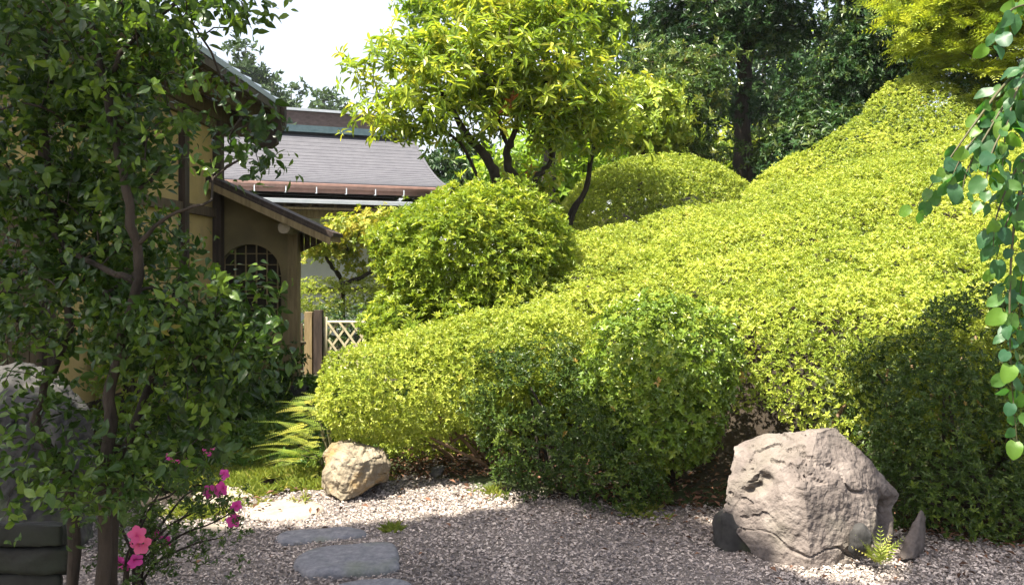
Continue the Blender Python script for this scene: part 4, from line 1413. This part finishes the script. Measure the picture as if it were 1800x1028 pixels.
# long leaved tree in the middle
ct_stems = [(px_path([(905, 560, 10.2), (880, 350, 10.1), (858, 285, 10.0), (805, 215, 9.9), (770, 150, 9.8)]), .075, .03),
            (px_path([(915, 560, 10.3), (905, 340, 10.2), (890, 275, 10.1), (905, 235, 10.1), (932, 160, 10.0)]), .065, .025),
            (px_path([(893, 262, 10.1), (878, 215, 10.0), (865, 130, 10.0)]), .03, .015),
            (px_path([(940, 560, 10.4), (938, 360, 10.3), (945, 310, 10.3), (968, 280, 10.3), (965, 190, 10.2)]), .05, .02),
            (px_path([(975, 470, 10.6), (1005, 375, 10.6), (1030, 330, 10.6), (1045, 250, 10.5)]), .055, .025),
            (px_path([(850, 335, 10.0), (815, 260, 9.8), (782, 232, 9.7), (730, 210, 9.6)]), .022, .012)]
ct_ells = [(P(760, 150, 9.8), (.84, .8, .66)), (P(930, 110, 10.1), (1.0, .9, .85)), (P(1075, 200, 10.2), (.40, .45, .40)), (P(1000, 200, 10.1), (.70, .6, .45)), (P(725, 215, 9.7), (.55, .4, .26)), (P(850, 20, 10.2), (.85, .7, .42)),
           (P(960, 320, 10.6), (.4, .4, .3))]
ctree, ccrown, cp, csk = tree('rhododendron_tree', 'spreading tree with long pale leaves and several crooked dark trunks in the middle', 'tree', (.1, 10.3, .45), ct_stems, ct_ells, 330, .16, 6, T_LONG, M['rhodo'], tip=.0042,
                              rng=rt, out=.45, up=.75, jit=.35, size=(.75, 1.25), inner=.4, tmid=.45, tvar=.2)
v, f = leaf_tpl(.135, .042, 'long', .18, .35)
d = np.linalg.norm(cp - np.array([0, 0, EYE]), axis=1)
vis = (cp[:, 2] - EYE) / cp[:, 1] < .30
near = np.argsort(np.where(vis, d, 99))[:n * 3]
near = rt.choice(near, n, replace=False)
Y = rt.normal(size=(n, 3)) * .6 + np.array([-.1, -.35, -.35])
leaf_objects(ccrown, tinted_meshes('leaf', (v, f), M['rhodo'], (.2, .4, .6, .8, .97)), cp[near] + rt.normal(size=(n, 3)) * .04, frames_y(Y, np.array([0, -.3, 1.0]) + .3 * rt.normal(size=(n, 3))), rt.uniform(.75, 1.15, n))

# evergreens on the slope behind
tree('evergreen_tree', 'big dark evergreen with a thick trunk standing behind the clipped mounds', 'tree', P(1308, 350, 14.6), [(px_path([(1310, 350, 14.6), (1304, 250, 14.6), (1308, 150, 14.6), (1314, 40, 14.6), (1325, -120, 14.6)]), .18, .09),
     (px_path([(1308, 130, 14.6), (1280, 60, 14.4), (1230, 0, 14.2)]), .07, .03), (px_path([(1312, 90, 14.6), (1350, 20, 14.5), (1400, -40, 14.4)]), .07, .03)],
     [(P(1215, 40, 14.2), (.95, .9, .85)), (P(1330, 0, 14.5), (.95, 1.0, .9)), (P(1395, 60, 14.4), (.34, .5, .70)), (P(1330, 175, 14.4), (.5, .5, .3)), (P(1250, -120, 14.5), (1.6, 1.2, .9))],
     430, .19, 15, T_EVG, M['evergreen'], tip=.006, rng=rt, size=(.8, 1.3), inner=.35, tmid=.45, tvar=.22)
tree('camellia_tree', 'smaller glossy leaved tree with a pale trunk left of the dark evergreen', 'tree', P(1252, 350, 13.6), [(px_path([(1252, 350, 13.6), (1246, 280, 13.6), (1240, 220, 13.6), (1220, 140, 13.5)]), .07, .03),
     (px_path([(1246, 270, 13.6), (1215, 220, 13.4), (1180, 190, 13.2)]), .03, .015)],
     [(P(1190, 180, 13.2), (.58, .5, .5)), (P(1230, 130, 13.4), (.45, .4, .4)), (P(1150, 120, 13.6), (.35, .4, .45)), (P(1225, 255, 13.3), (.35, .3, .25))],
     150, .17, 14, T_EVG, M['lit_evergreen'], bark=M['bark_tan'], tip=.005, rng=rt, size=(.7, 1.15), inner=.3, tmid=.45, tvar=.25)
tree('evergreen_tree', 'dark column shaped evergreen left of the golden cypress on the slope', 'tree', P(1530, 330, 13.8), [(px_path([(1530, 330, 13.8), (1528, 150, 13.8), (1525, -60, 13.8)]), .12, .05)],
     [(P(1535, 30, 13.6), (.52, .5, 1.3)), (P(1500, 130, 13.6), (.32, .45, .6)), (P(1580, 100, 13.6), (.5, .5, .7)), (P(1430, 215, 13.9), (.5, .4, .4))], 320, .17, 15, T_EVG, M['evergreen'], tip=.006, rng=rt, inner=.35, tmid=.55, tvar=.2)
tree('understory_tree', 'small leaning tree with pale leaves under the dark evergreen', 'tree', P(1370, 345, 14.0), [(px_path([(1368, 345, 14.0), (1372, 270, 14.0), (1395, 225, 14.0), (1405, 170, 14.1)]), .045, .02)],
     [(P(1395, 240, 14.1), (.4, .4, .35)), (P(1330, 270, 14.4), (.35, .3, .3)), (P(1420, 180, 14.3), (.3, .3, .3))], 70, .16, 10, T_EVG, M['lit_evergreen'], tip=.005, rng=rt, size=(.7, 1.1), tmid=.4)
tree('golden_tree', 'yellow green leafy tree between the long leaved tree and the dark evergreen', 'tree', P(1130, 400, 12.6), [(px_path([(1130, 400, 12.6), (1125, 320, 12.6), (1135, 240, 12.6), (1130, 170, 12.6)]), .06, .025)],
     [(P(1130, 205, 12.5), (.55, .5, .5)), (P(1160, 225, 12.7), (.35, .35, .3))], 130, .16, 12, T_MAP, M['bush'], tip=.005, rng=rt, tmid=.6)
tree('maple_tree', 'bright green maple rising behind the long leaved tree', 'tree', P(960, 420, 15.5), [(px_path([(960, 420, 15.5), (965, 250, 15.5), (955, 80, 15.5), (930, -80, 15.5)]), .13, .05), (px_path([(958, 120, 15.5), (1040, 20, 15.3), (1070, -40, 15.2)]), .05, .02), (px_path([(960, 150, 15.5), (840, 30, 15.3), (745, -5, 15.0)]), .05, .02)],
     [(P(960, -40, 15.2), (1.3, 1.0, .7)), (P(1050, 50, 15.2), (.55, .6, .6)), (P(745, 5, 14.8), (.55, .5, .28)), (P(870, -20, 15), (.9, .8, .5))], 260, .2, 14, T_MAP, M['maple'], tip=.006, rng=rt, inner=.3, tmid=.5, size=(1., 1.5))
tree('trained_tree', 'small trained garden tree with crooked trunk and golden top by the rear building', 'tree', P(600, 600, 15.0), [(px_path([(598, 600, 15.0), (602, 500, 14.6), (580, 465, 14.1), (565, 430, 14.0)]), .05, .02), (px_path([(601, 500, 14.2), (650, 478, 14.1), (675, 440, 14.0), (690, 400, 13.9)]), .04, .018)],
     [(P(655, 405, 14.0), (.75, .5, .24)), (P(575, 432, 14.0), (.42, .35, .25)), (P(690, 385, 13.9), (.35, .3, .18)), (P(640, 455, 14.2), (.45, .3, .15))], 150, .12, 12, T_MAP, M['gold'], tip=.005, rng=rt, inner=.3, tmid=.45, size=(.55, .9), tvar=.25)
for k, (u, v, dd, rx, rz2, mm, lab) in enumerate(((800, 330, 22, 1.3, 1.0, 'evergreen', 'dim evergreen filling the gap right of the rear building'), (960, 290, 19, 1.6, 1.2, 'maple', 'bright leafy tree behind the trunks of the long leaved tree'),
                                                 (1080, 250, 21, 1.2, 1.5, 'lit_evergreen', 'grey green tree seen between the golden tree and the long leaved tree'),
                                                 (1435, 150, 30, 1.8, 2.2, 'maple', 'pale green tree far back in the gap between the two dark evergreens'), (1250, 300, 20, 1.8, .9, 'bush', 'light green undergrowth tree far behind the evergreen trunks'),
                                                 (1340, 120, 24, 2.0, 1.9, 'evergreen', 'deep green tree standing behind the big evergreen trunk'), (1500, 160, 21, 1.5, 1.8, 'evergreen', 'deep green tree behind the column shaped evergreen'), (1170, 120, 23, 1.3, 1.7, 'evergreen', 'deep green tree behind the smaller glossy leaved tree'), (1420, 280, 19, 1.4, .8, 'evergreen', 'dark low tree at the foot of the column shaped evergreen'))):
    c = P(u, v, dd)
    g0 = min(float(gz(c[0], c[1])), c[2] - 1)
    tree('background_tree', lab, 'tree', (c[0], c[1], g0), [([(c[0], c[1], g0 - .1), (c[0] + .1, c[1], (g0 + c[2]) / 2), (c[0], c[1], c[2] + rz2 * .6)], .12, .04)],
         [(c, (rx, rx, rz2)), (c + np.array([rx * .5, .2, -rz2 * .5]), (rx * .6, rx * .6, rz2 * .6)), (c + np.array([-rx * .5, .2, -rz2 * .4]), (rx * .6, rx * .6, rz2 * .6))], 130, .3, 10, T_MAP if mm == 'maple' else T_EVG, M[mm], tip=.008,
         rng=rt, size=(1.6, 2.4), tmid=.45, group='trees behind the garden')

# golden cypress at the top right
T_HI = []
for k in range(4):
    parts = []
    for j in range(4):
        vv, ff = frond(.24 * rt.uniform(.7, 1.2), 5, .055, .25)
        m = rot_axis('Z', rt.uniform(-.9, .9)) @ rot_axis('Y', rt.uniform(-.5, .5)) @ rot_axis('X', rt.uniform(-.3, .5))
        parts.append((vv @ m.T, ff))
    V, Fs, _ = merge(parts)
    T_HI.append((V, np.concatenate([f_ + k_ for f_, k_ in Fs])))
hin = [(P(1700, 60, 10.9), (.80, .7, .50)), (P(1790, 85, 10.7), (.85, .7, .58)), (P(1655, 10, 11.0), (.62, .6, .42)), (P(1760, -25, 10.9), (1.1, .9, .65)), (P(1715, 120, 11.2), (.42, .4, .22)), (P(1860, 50, 10.9), (1.0, .9, .8))]
hr = empty('cypress_tree', P(1780, 230, 11.3), 'golden green feathery cypress on top of the slope at the upper right', 'tree')
obj('trunk', tube(smooth_path([P(1780, 260, 11.3), P(1775, 150, 11.2), P(1770, 40, 11.1), P(1765, -90, 11.1)], 12), np.linspace(.10, .04, 12), 8), M['bark'], hr, smooth=True)
sk = Skeleton()
sk.add_path(smooth_path([P(1780, 260, 11.3), P(1775, 150, 11.2), P(1770, 40, 11.1), P(1765, -90, 11.1)], 14))
C, D = clump_points(hin, 260, rt, .4)
for i_ in np.argsort(np.linalg.norm(C - hin[1][0], axis=1)):
    sk.attach(C[i_], rt)
rad = sk.radii(.004, .42)
tw = []
for ids, _ in sk.chains[1:]:
    a = rad[ids[1:]]
    tw += tube(np.array([sk.p[i] for i in ids]), np.minimum.accumulate(np.concatenate([[a[0]], a])), 5, cap=False)
obj('twigs', tw, M['bark'], hr, kind='stuff')
pc = np.repeat(C, 9, 0)
pc = pc + rt.normal(size=pc.shape) * np.array([.15, .15, .09])
ax = np.array([P(1800, 90, 11.4)[0], 11.4, P(1800, 90, 11.4)[2]])
Y = (pc - ax) * np.array([1, 1, .35])
Y = Y / (np.linalg.norm(Y, axis=1)[:, None] + 1e-9) + .35 * rt.normal(size=pc.shape) + np.array([-.15, -.15, .12])
obj('crown', scatter(T_HI, pc, frames_y(Y, np.array([0, 0, 1.]) + .35 * rt.normal(size=pc.shape)), rt.uniform(.8, 1.35, len(pc)), np.clip(.5 + .2 * rt.normal(size=len(pc)), 0, 1), rt), M['hinoki'], hr, kind='stuff')

# far conifers over the roofs
for k, (u, vt, dd, w_, lab) in enumerate(((432, 80, 55, 1.5, 'tall hazy conifer, highest of those over the roof ridge'), (478, 140, 58, 1.3, 'hazy conifer just right of the tallest one beyond the dark eave'), (512, 152, 60, 1.6, 'hazy conifer in the middle of the row beyond the roof ridge'),
                                          (568, 158, 57, 1.9, 'broad hazy conifer above the right part of the ridge'), (606, 182, 62, 1.4, 'low hazy conifer beside the crown of the long leaved tree'), (395, 120, 60, 1.8, 'hazy conifer partly hidden by the dark eave'))):
    top = P(u, vt, dd)
    base = np.array([top[0], top[1], 0])
    ells = []
    for j in range(6):
        z = top[2] - .5 - j * 1.25
        ells.append((np.array([top[0] + rt.uniform(-.4, .4), top[1], z]), (w_ * (.5 + .2 * j), w_ * (.5 + .2 * j), .62)))
    tree('conifer', lab, 'tree', base, [([base, (top[0] + .1, top[1], top[2] * .5), top], .28, .04)], ells, 150, .40, 9, T_FAR, M['conifer_far'], tip=.02, rng=rt, size=(.8, 1.3), inner=.2, group='distant conifers', tmid=.5)

# ------------------------------------------------------------------ flowering azalea in the near left
az = empty('flowering_azalea', (-1.45, 3.45, 0), 'thin stemmed azalea with a few bright pink flowers hanging over the gravel', 'shrub')
ask = Skeleton()
ab = np.array([-1.48, 3.4, 0.0])
fl = [(368, 790, 3.5, 1), (324, 808, 3.4, 1), (303, 802, 3.42, 1), (392, 834, 3.45, 1), (384, 862, 3.4, 1), (368, 864, 3.42, 1), (394, 856, 3.38, 1), (415, 888, 3.42, 1), (413, 914, 3.44, 1), (240, 940, 3.15, 2), (246, 955, 3.18, 2), (208, 984, 3.2, 0), (224, 990, 3.22, 0), (236, 982, 3.2, 0),
      (272, 942, 3.4, 0), (290, 950, 3.45, 0), (345, 1000, 3.9, 3)]
stems_px = [[(235, 1000, 3.35), (255, 895, 3.35), (300, 870, 3.38), (335, 832, 3.42), (372, 796, 3.5)], [(245, 1000, 3.35), (290, 930, 3.35), (340, 900, 3.38), (384, 868, 3.4)], [(250, 1005, 3.4), (310, 945, 3.4), (370, 920, 3.42), (412, 898, 3.42)],
            [(225, 1000, 3.3), (250, 920, 3.3), (290, 850, 3.36), (318, 812, 3.4)], [(220, 1000, 3.2), (230, 960, 3.16), (242, 948, 3.15)], [(260, 1005, 3.4), (330, 960, 3.5), (385, 945, 3.55)], [(245, 1005, 3.3), (275, 960, 3.4), (350, 880, 3.5), (395, 840, 3.45)],
            [(240, 1000, 3.3), (215, 930, 3.35), (205, 880, 3.4), (190, 850, 3.45)], [(240, 1005, 3.4), (300, 900, 3.5), (345, 860, 3.6), (400, 880, 3.6)]]
tips_ = []
for s in stems_px:
    q = smooth_path([ab + rt.normal(size=3) * np.array([.03, .03, 0])] + px_path(s), 18)
    obj('stem', tube(q, np.linspace(.0075, .0025, 18), 6), M['bark'], az, smooth=True)
    ask.add_path(q)
    tips_ += list(q[7:])
ns = len(ask.chains)
tips_ = np.array(tips_)
aim = tips_[rt.integers(0, len(tips_), 130)] + rt.normal(size=(130, 3)) * np.array([.07, .07, .05])
for a in aim:
    ask.attach(a, rt, seg=.04, maxlen=.3)
tw = []
for ids, _ in ask.chains[ns:]:
    tw += tube(np.array([ask.p[i] for i in ids]), .0014, 4, cap=False)
obj('twigs', tw, M['bark'], az, kind='stuff')
pa = np.repeat(aim, 6, 0) + rt.normal(size=(780, 3)) * .022
obj('foliage', scatter(T_AZ, pa, frames(np.array([0, 0, .6]) + .5 * rt.normal(size=pa.shape), rt), rt.uniform(.55, .95, len(pa)), np.clip(.4 + .2 * rt.normal(size=len(pa)), 0, 1), rt), M['azalea_dark'], az, kind='stuff')


def petal(L_, W_):
    ts, ws = [0, .3, .6, .85, 1.0], [.12, .38, .5, .40, .10]
    V, Fc = [], []
    for t, w in zip(ts, ws):
        z = .35 * L_ * math.sin(t * 1.5) - .18 * L_ * t * t * 2
        for s in (-1, 0, 1):
            V.append([s * w * W_, t * L_, z + (.10 * W_ if s else 0) + (rt.uniform(-.03, .03) * L_ if t > .5 else 0)])
    for a in range(4):
        for b in range(2):
            i0 = a * 3 + b
            Fc.append([i0, i0 + 1, i0 + 4, i0 + 3])
    return np.array(V), np.array(Fc)


pet = {}
for kk, tints in ((0, (.35, .45)), (1, (.3, .5, .65)), (2, (.9, 1.0))):
    pet[kk] = []
    for t in tints:
        pv, pf = petal(.030, .024)
        me = make_mesh('petal', [(pv, pf, np.full(len(pv), t))], True)
        me.materials.append(M['petal'])
        pet[kk].append(me)
for (u, v_, dd, kk) in fl:
    c = P(u, v_, dd)
    if kk == 3:
        continue
    ax_ = np.array([rt.uniform(-.5, .6), -.75, rt.uniform(-.2, .5)])
    Fm = frames(ax_[None], rt)[0]
    st = [(tube([c - Fm[:, 2] * .015, c + Fm[:, 2] * .002], [.003, .005], 6))[0]]
    for j in range(5):
        dv = Fm @ np.array([rt.uniform(-.008, .008), rt.uniform(-.008, .008), .028])
        st += tube([c, c + dv], [.0008, .0008], 4)
    fo = obj('flower', st, M['petal'], az)
    b_ = BASE[az.name]
    s_ = rt.uniform(.85, 1.2) * (1.35 if kk == 2 else 1.0)
    for j in range(5):
        m = Fm @ rot_axis('Z', j * 2 * math.pi / 5 + rt.uniform(-.1, .1)) @ rot_axis('X', math.radians(rt.uniform(10, 35)))
        o = bpy.data.objects.new('petal', random.choice(pet[kk]))
        o.matrix_local = Matrix([[*(m[r_] * s_), c[r_] - b_[r_]] for r_ in range(3)] + [[0, 0, 0, 1]])
        o.parent = fo
        COL.objects.link(o)

# ------------------------------------------------------------------ weeping katsura: branches hang into view at the right, unseen crown shaped for its shadow
rk = np.random.default_rng(303)
kt = empty('katsura_tree', (-.8, -1.9, 0), 'weeping tree whose thin branches of round blue green leaves hang down at the right edge', 'tree')
kst = [[(-.8, -1.9, -.1), (-.85, -1.8, 2.0), (-1.0, -1.6, 4.2), (-1.5, -1.0, 6.4), (-2.4, -.2, 8.4)], [(-1.0, -1.6, 4.2), (.3, -.9, 5.0), (1.4, .1, 5.1), (2.2, .9, 4.6)], [(-1.2, -1.4, 5.2), (-3.2, -.4, 6.8), (-5.2, .6, 7.8)]]
ksk = Skeleton()
for s in kst:
    q = smooth_path(s, 16)
    obj('trunk', tube(q, np.linspace(.19 if s is kst[0] else .09, .03, 16), 10), M['bark'], kt, smooth=True)
    ksk.add_path(q)
# wanted shadow outline on the ground; the unseen crown is clipped to it
SHADE = np.array([(-6.5, 4.0), (-4, 4.8), (-2.2, 4.86), (-1.0, 4.95), (-.3, 5.15), (.2, 5.52), (.5, 5.74), (.75, 5.62), (.95, 5.30), (1.10, 4.90), (1.2, 4.45), (1.32, 4.18), (1.45, 4.06), (1.7, 4.02), (1.93, 4.06), (2.06, 4.40), (2.22, 4.75), (2.36, 5.2), (2.6, 5.62), (3.4, 5.55), (4.4, 5.5), (5.2, 5.0), (6, 4.0)])


def in_shade(p, margin=0.0):
    q = q_of(p)
    y = np.interp(q[:, 0], SHADE[:, 0], SHADE[:, 1], left=-9, right=-9)
    return ((q[:, 1] < y - margin) | ((q[:, 0] > .95 + margin * .6) & (q[:, 0] < 1.5 - margin * .6) & (q[:, 1] > 5.08 + margin * .5) & (q[:, 1] < 5.46 - margin * .5))) & (q[:, 1] > 2.8) & (q[:, 0] > -5.5) & (q[:, 0] < 5.4)


n = 9000
kp = np.stack([rk.uniform(-10, 2.4, n), rk.uniform(-.6, 3.6, n), rk.uniform(7.2, 9.4, n)], -1)
kp = kp[in_shade(kp)]
ka = kp[rk.choice(len(kp), 240, replace=False)]
for a in ka[np.argsort(np.linalg.norm(ka - np.array([-2.4, -.2, 8.2]), axis=1))]:
    ksk.attach(a, rk, seg=.3)
rad = ksk.radii(.006, .42)
tw = []
for ids, _ in ksk.chains[3:]:
    a = rad[ids[1:]]
    tw += tube(np.array([ksk.p[i] for i in ids]), np.minimum.accumulate(np.concatenate([[a[0]], a])), 5, cap=False)
T_K = [rosette(4, .15, .14, (40, 100), rk, 'diamond', .3, .1) for _ in range(4)]
n = 36000
kp = np.stack([rk.uniform(-10, 2.4, n), rk.uniform(-.6, 3.6, n), rk.uniform(7.2, 9.5, n)], -1)
kp = kp[in_shade(kp, .15) & ((fbm(kp, .9, 2, 77) > -.62)) & ((q_of(kp)[:, 1] > 3.8) | (q_of(kp)[:, 0] > -.1) | (fbm(kp, 2.2, 2, 78) > -.25)) & ~((q_of(kp)[:, 0] > -.35) & (q_of(kp)[:, 0] < .4) & (q_of(kp)[:, 1] < 3.66))]  # gaps cut so sun reaches the slender tree's right edge
kshade_crown = obj('crown', scatter(T_K, kp, frames(np.array([0, 0, 1.]) + .5 * rk.normal(size=kp.shape), rk), rk.uniform(.8, 1.3, len(kp)), rk.uniform(0, 1, len(kp)), rk), M['katsura'], kt, kind='stuff')  # out of view, leaves kept only where their shadow is wanted

hang = [[(1970, -100, 2.2), (1850, 60, 2.1), (1800, 130, 2.0), (1770, 220, 1.96), (1760, 320, 1.95)],
        [(1980, -90, 2.25), (1900, 90, 2.15), (1830, 160, 2.05), (1760, 200, 2.0), (1700, 260, 1.98), (1665, 330, 1.98)],
        [(1960, -120, 2.2), (1870, 60, 2.1), (1790, 150, 2.02), (1735, 235, 1.98), (1700, 300, 1.98), (1690, 350, 1.98)],
        [(1990, -60, 2.3), (1890, 170, 2.15), (1820, 300, 2.1), (1770, 390, 2.05), (1748, 470, 2.05)],
        [(1960, -120, 2.2), (1860, 70, 2.1), (1775, 140, 2.05), (1715, 215, 2.0), (1655, 300, 2.0), (1612, 362, 2.0)],
        [(1960, -120, 2.2), (1850, 90, 2.1), (1795, 180, 2.0), (1745, 265, 1.95), (1728, 360, 1.95)],
        [(1970, -100, 2.25), (1880, 120, 2.15), (1815, 260, 2.05), (1785, 380, 2.0), (1775, 520, 2.0), (1778, 660, 2.0), (1790, 800, 2.0)],
        [(1950, -140, 2.1), (1830, -10, 2.0), (1775, 20, 1.95), (1742, 75, 1.95)],
        [(1990, -60, 2.3), (1900, 200, 2.2), (1850, 350, 2.1), (1800, 470, 2.05), (1790, 600, 2.05)],
        [(1980, -80, 2.2), (1890, 130, 2.1), (1840, 230, 2.0), (1785, 300, 2.0), (1752, 380, 1.98), (1745, 440, 1.98)]]
conn = np.array([2.2, .9, 4.6])
v, f = leaf_tpl(.046, .037, 'heart', .14, .22)
km = []
for fo_, dr_, t_ in ((.10, .15, .1), (.22, .35, .3), (.05, .5, .45), (.30, .1, .55), (.18, .3, .7), (.26, .45, .95)):
    v, f = leaf_tpl(.043, .035 * rk.uniform(.82, 1.12), 'heart', fo_, dr_)
    v[:, 2] += .0025 * np.sin(v[:, 1] * 190 + fo_ * 40)
    km += tinted_meshes('leaf', (v, f), M['katsura'], (t_,), True)
for h in hang:
    q = px_path(h)
    up0 = [np.array([2.0, 1.6, 3.9]) + rk.normal(size=3) * .1, np.array([1.75, 1.95, 3.0]) + rk.normal(size=3) * .06]
    q = smooth_path([conn] + up0 + q, 60)
    br = obj('hanging_branch', tube(q, np.linspace(.008, .0009, 60), 6), M['twig_green'], kt, smooth=True)
    seg = np.linalg.norm(np.diff(q, axis=0), axis=1)
    s = np.r_[0, np.cumsum(seg)]
    for t in np.arange(s[-1] * .40, s[-1], .030):
        c = np.array([np.interp(t, s, q[:, j]) for j in range(3)])
        tg = np.array([np.interp(t + .02, s, q[:, j]) for j in range(3)]) - c + 1e-6
        tg /= np.linalg.norm(tg)
        for sd in (-1, 1):
            if rk.uniform() < .12:
                continue
            Yd = np.array([sd * .55, -.15, -.55]) + .35 * tg + .35 * rk.normal(size=3)
            Yd /= np.linalg.norm(Yd)
            Zr = np.array([rk.uniform(-.3, .3), -.75, .55]) + .3 * rk.normal(size=3)
            pos = c + Yd * .012
            leaf_objects(br, km, pos[None], frames_y(Yd[None], Zr[None]), [rk.uniform(.6, 1.12)], rng=rk)
obj('twigs', tw, M['bark'], kt, smooth=True, kind='stuff')

# ------------------------------------------------------------------ thin air haze over the whole place
hz = bpy.data.materials.new('haze')
hz.use_nodes = True
hn = hz.node_tree
hn.nodes.clear()
ho = hn.nodes.new('ShaderNodeOutputMaterial')
hv = hn.nodes.new('ShaderNodeVolumePrincipled')
hv.inputs['Color'].default_value = (.84, .91, 1, 1)
hv.inputs['Density'].default_value = .0003
hn.links.new(hv.outputs[0], ho.inputs['Volume'])
obj('haze', [box(xs[0] - 5, xs[-1] + 5, ys[0] - 5, ys[-1] + 5, -1.2, 19)], hz, kind='stuff')
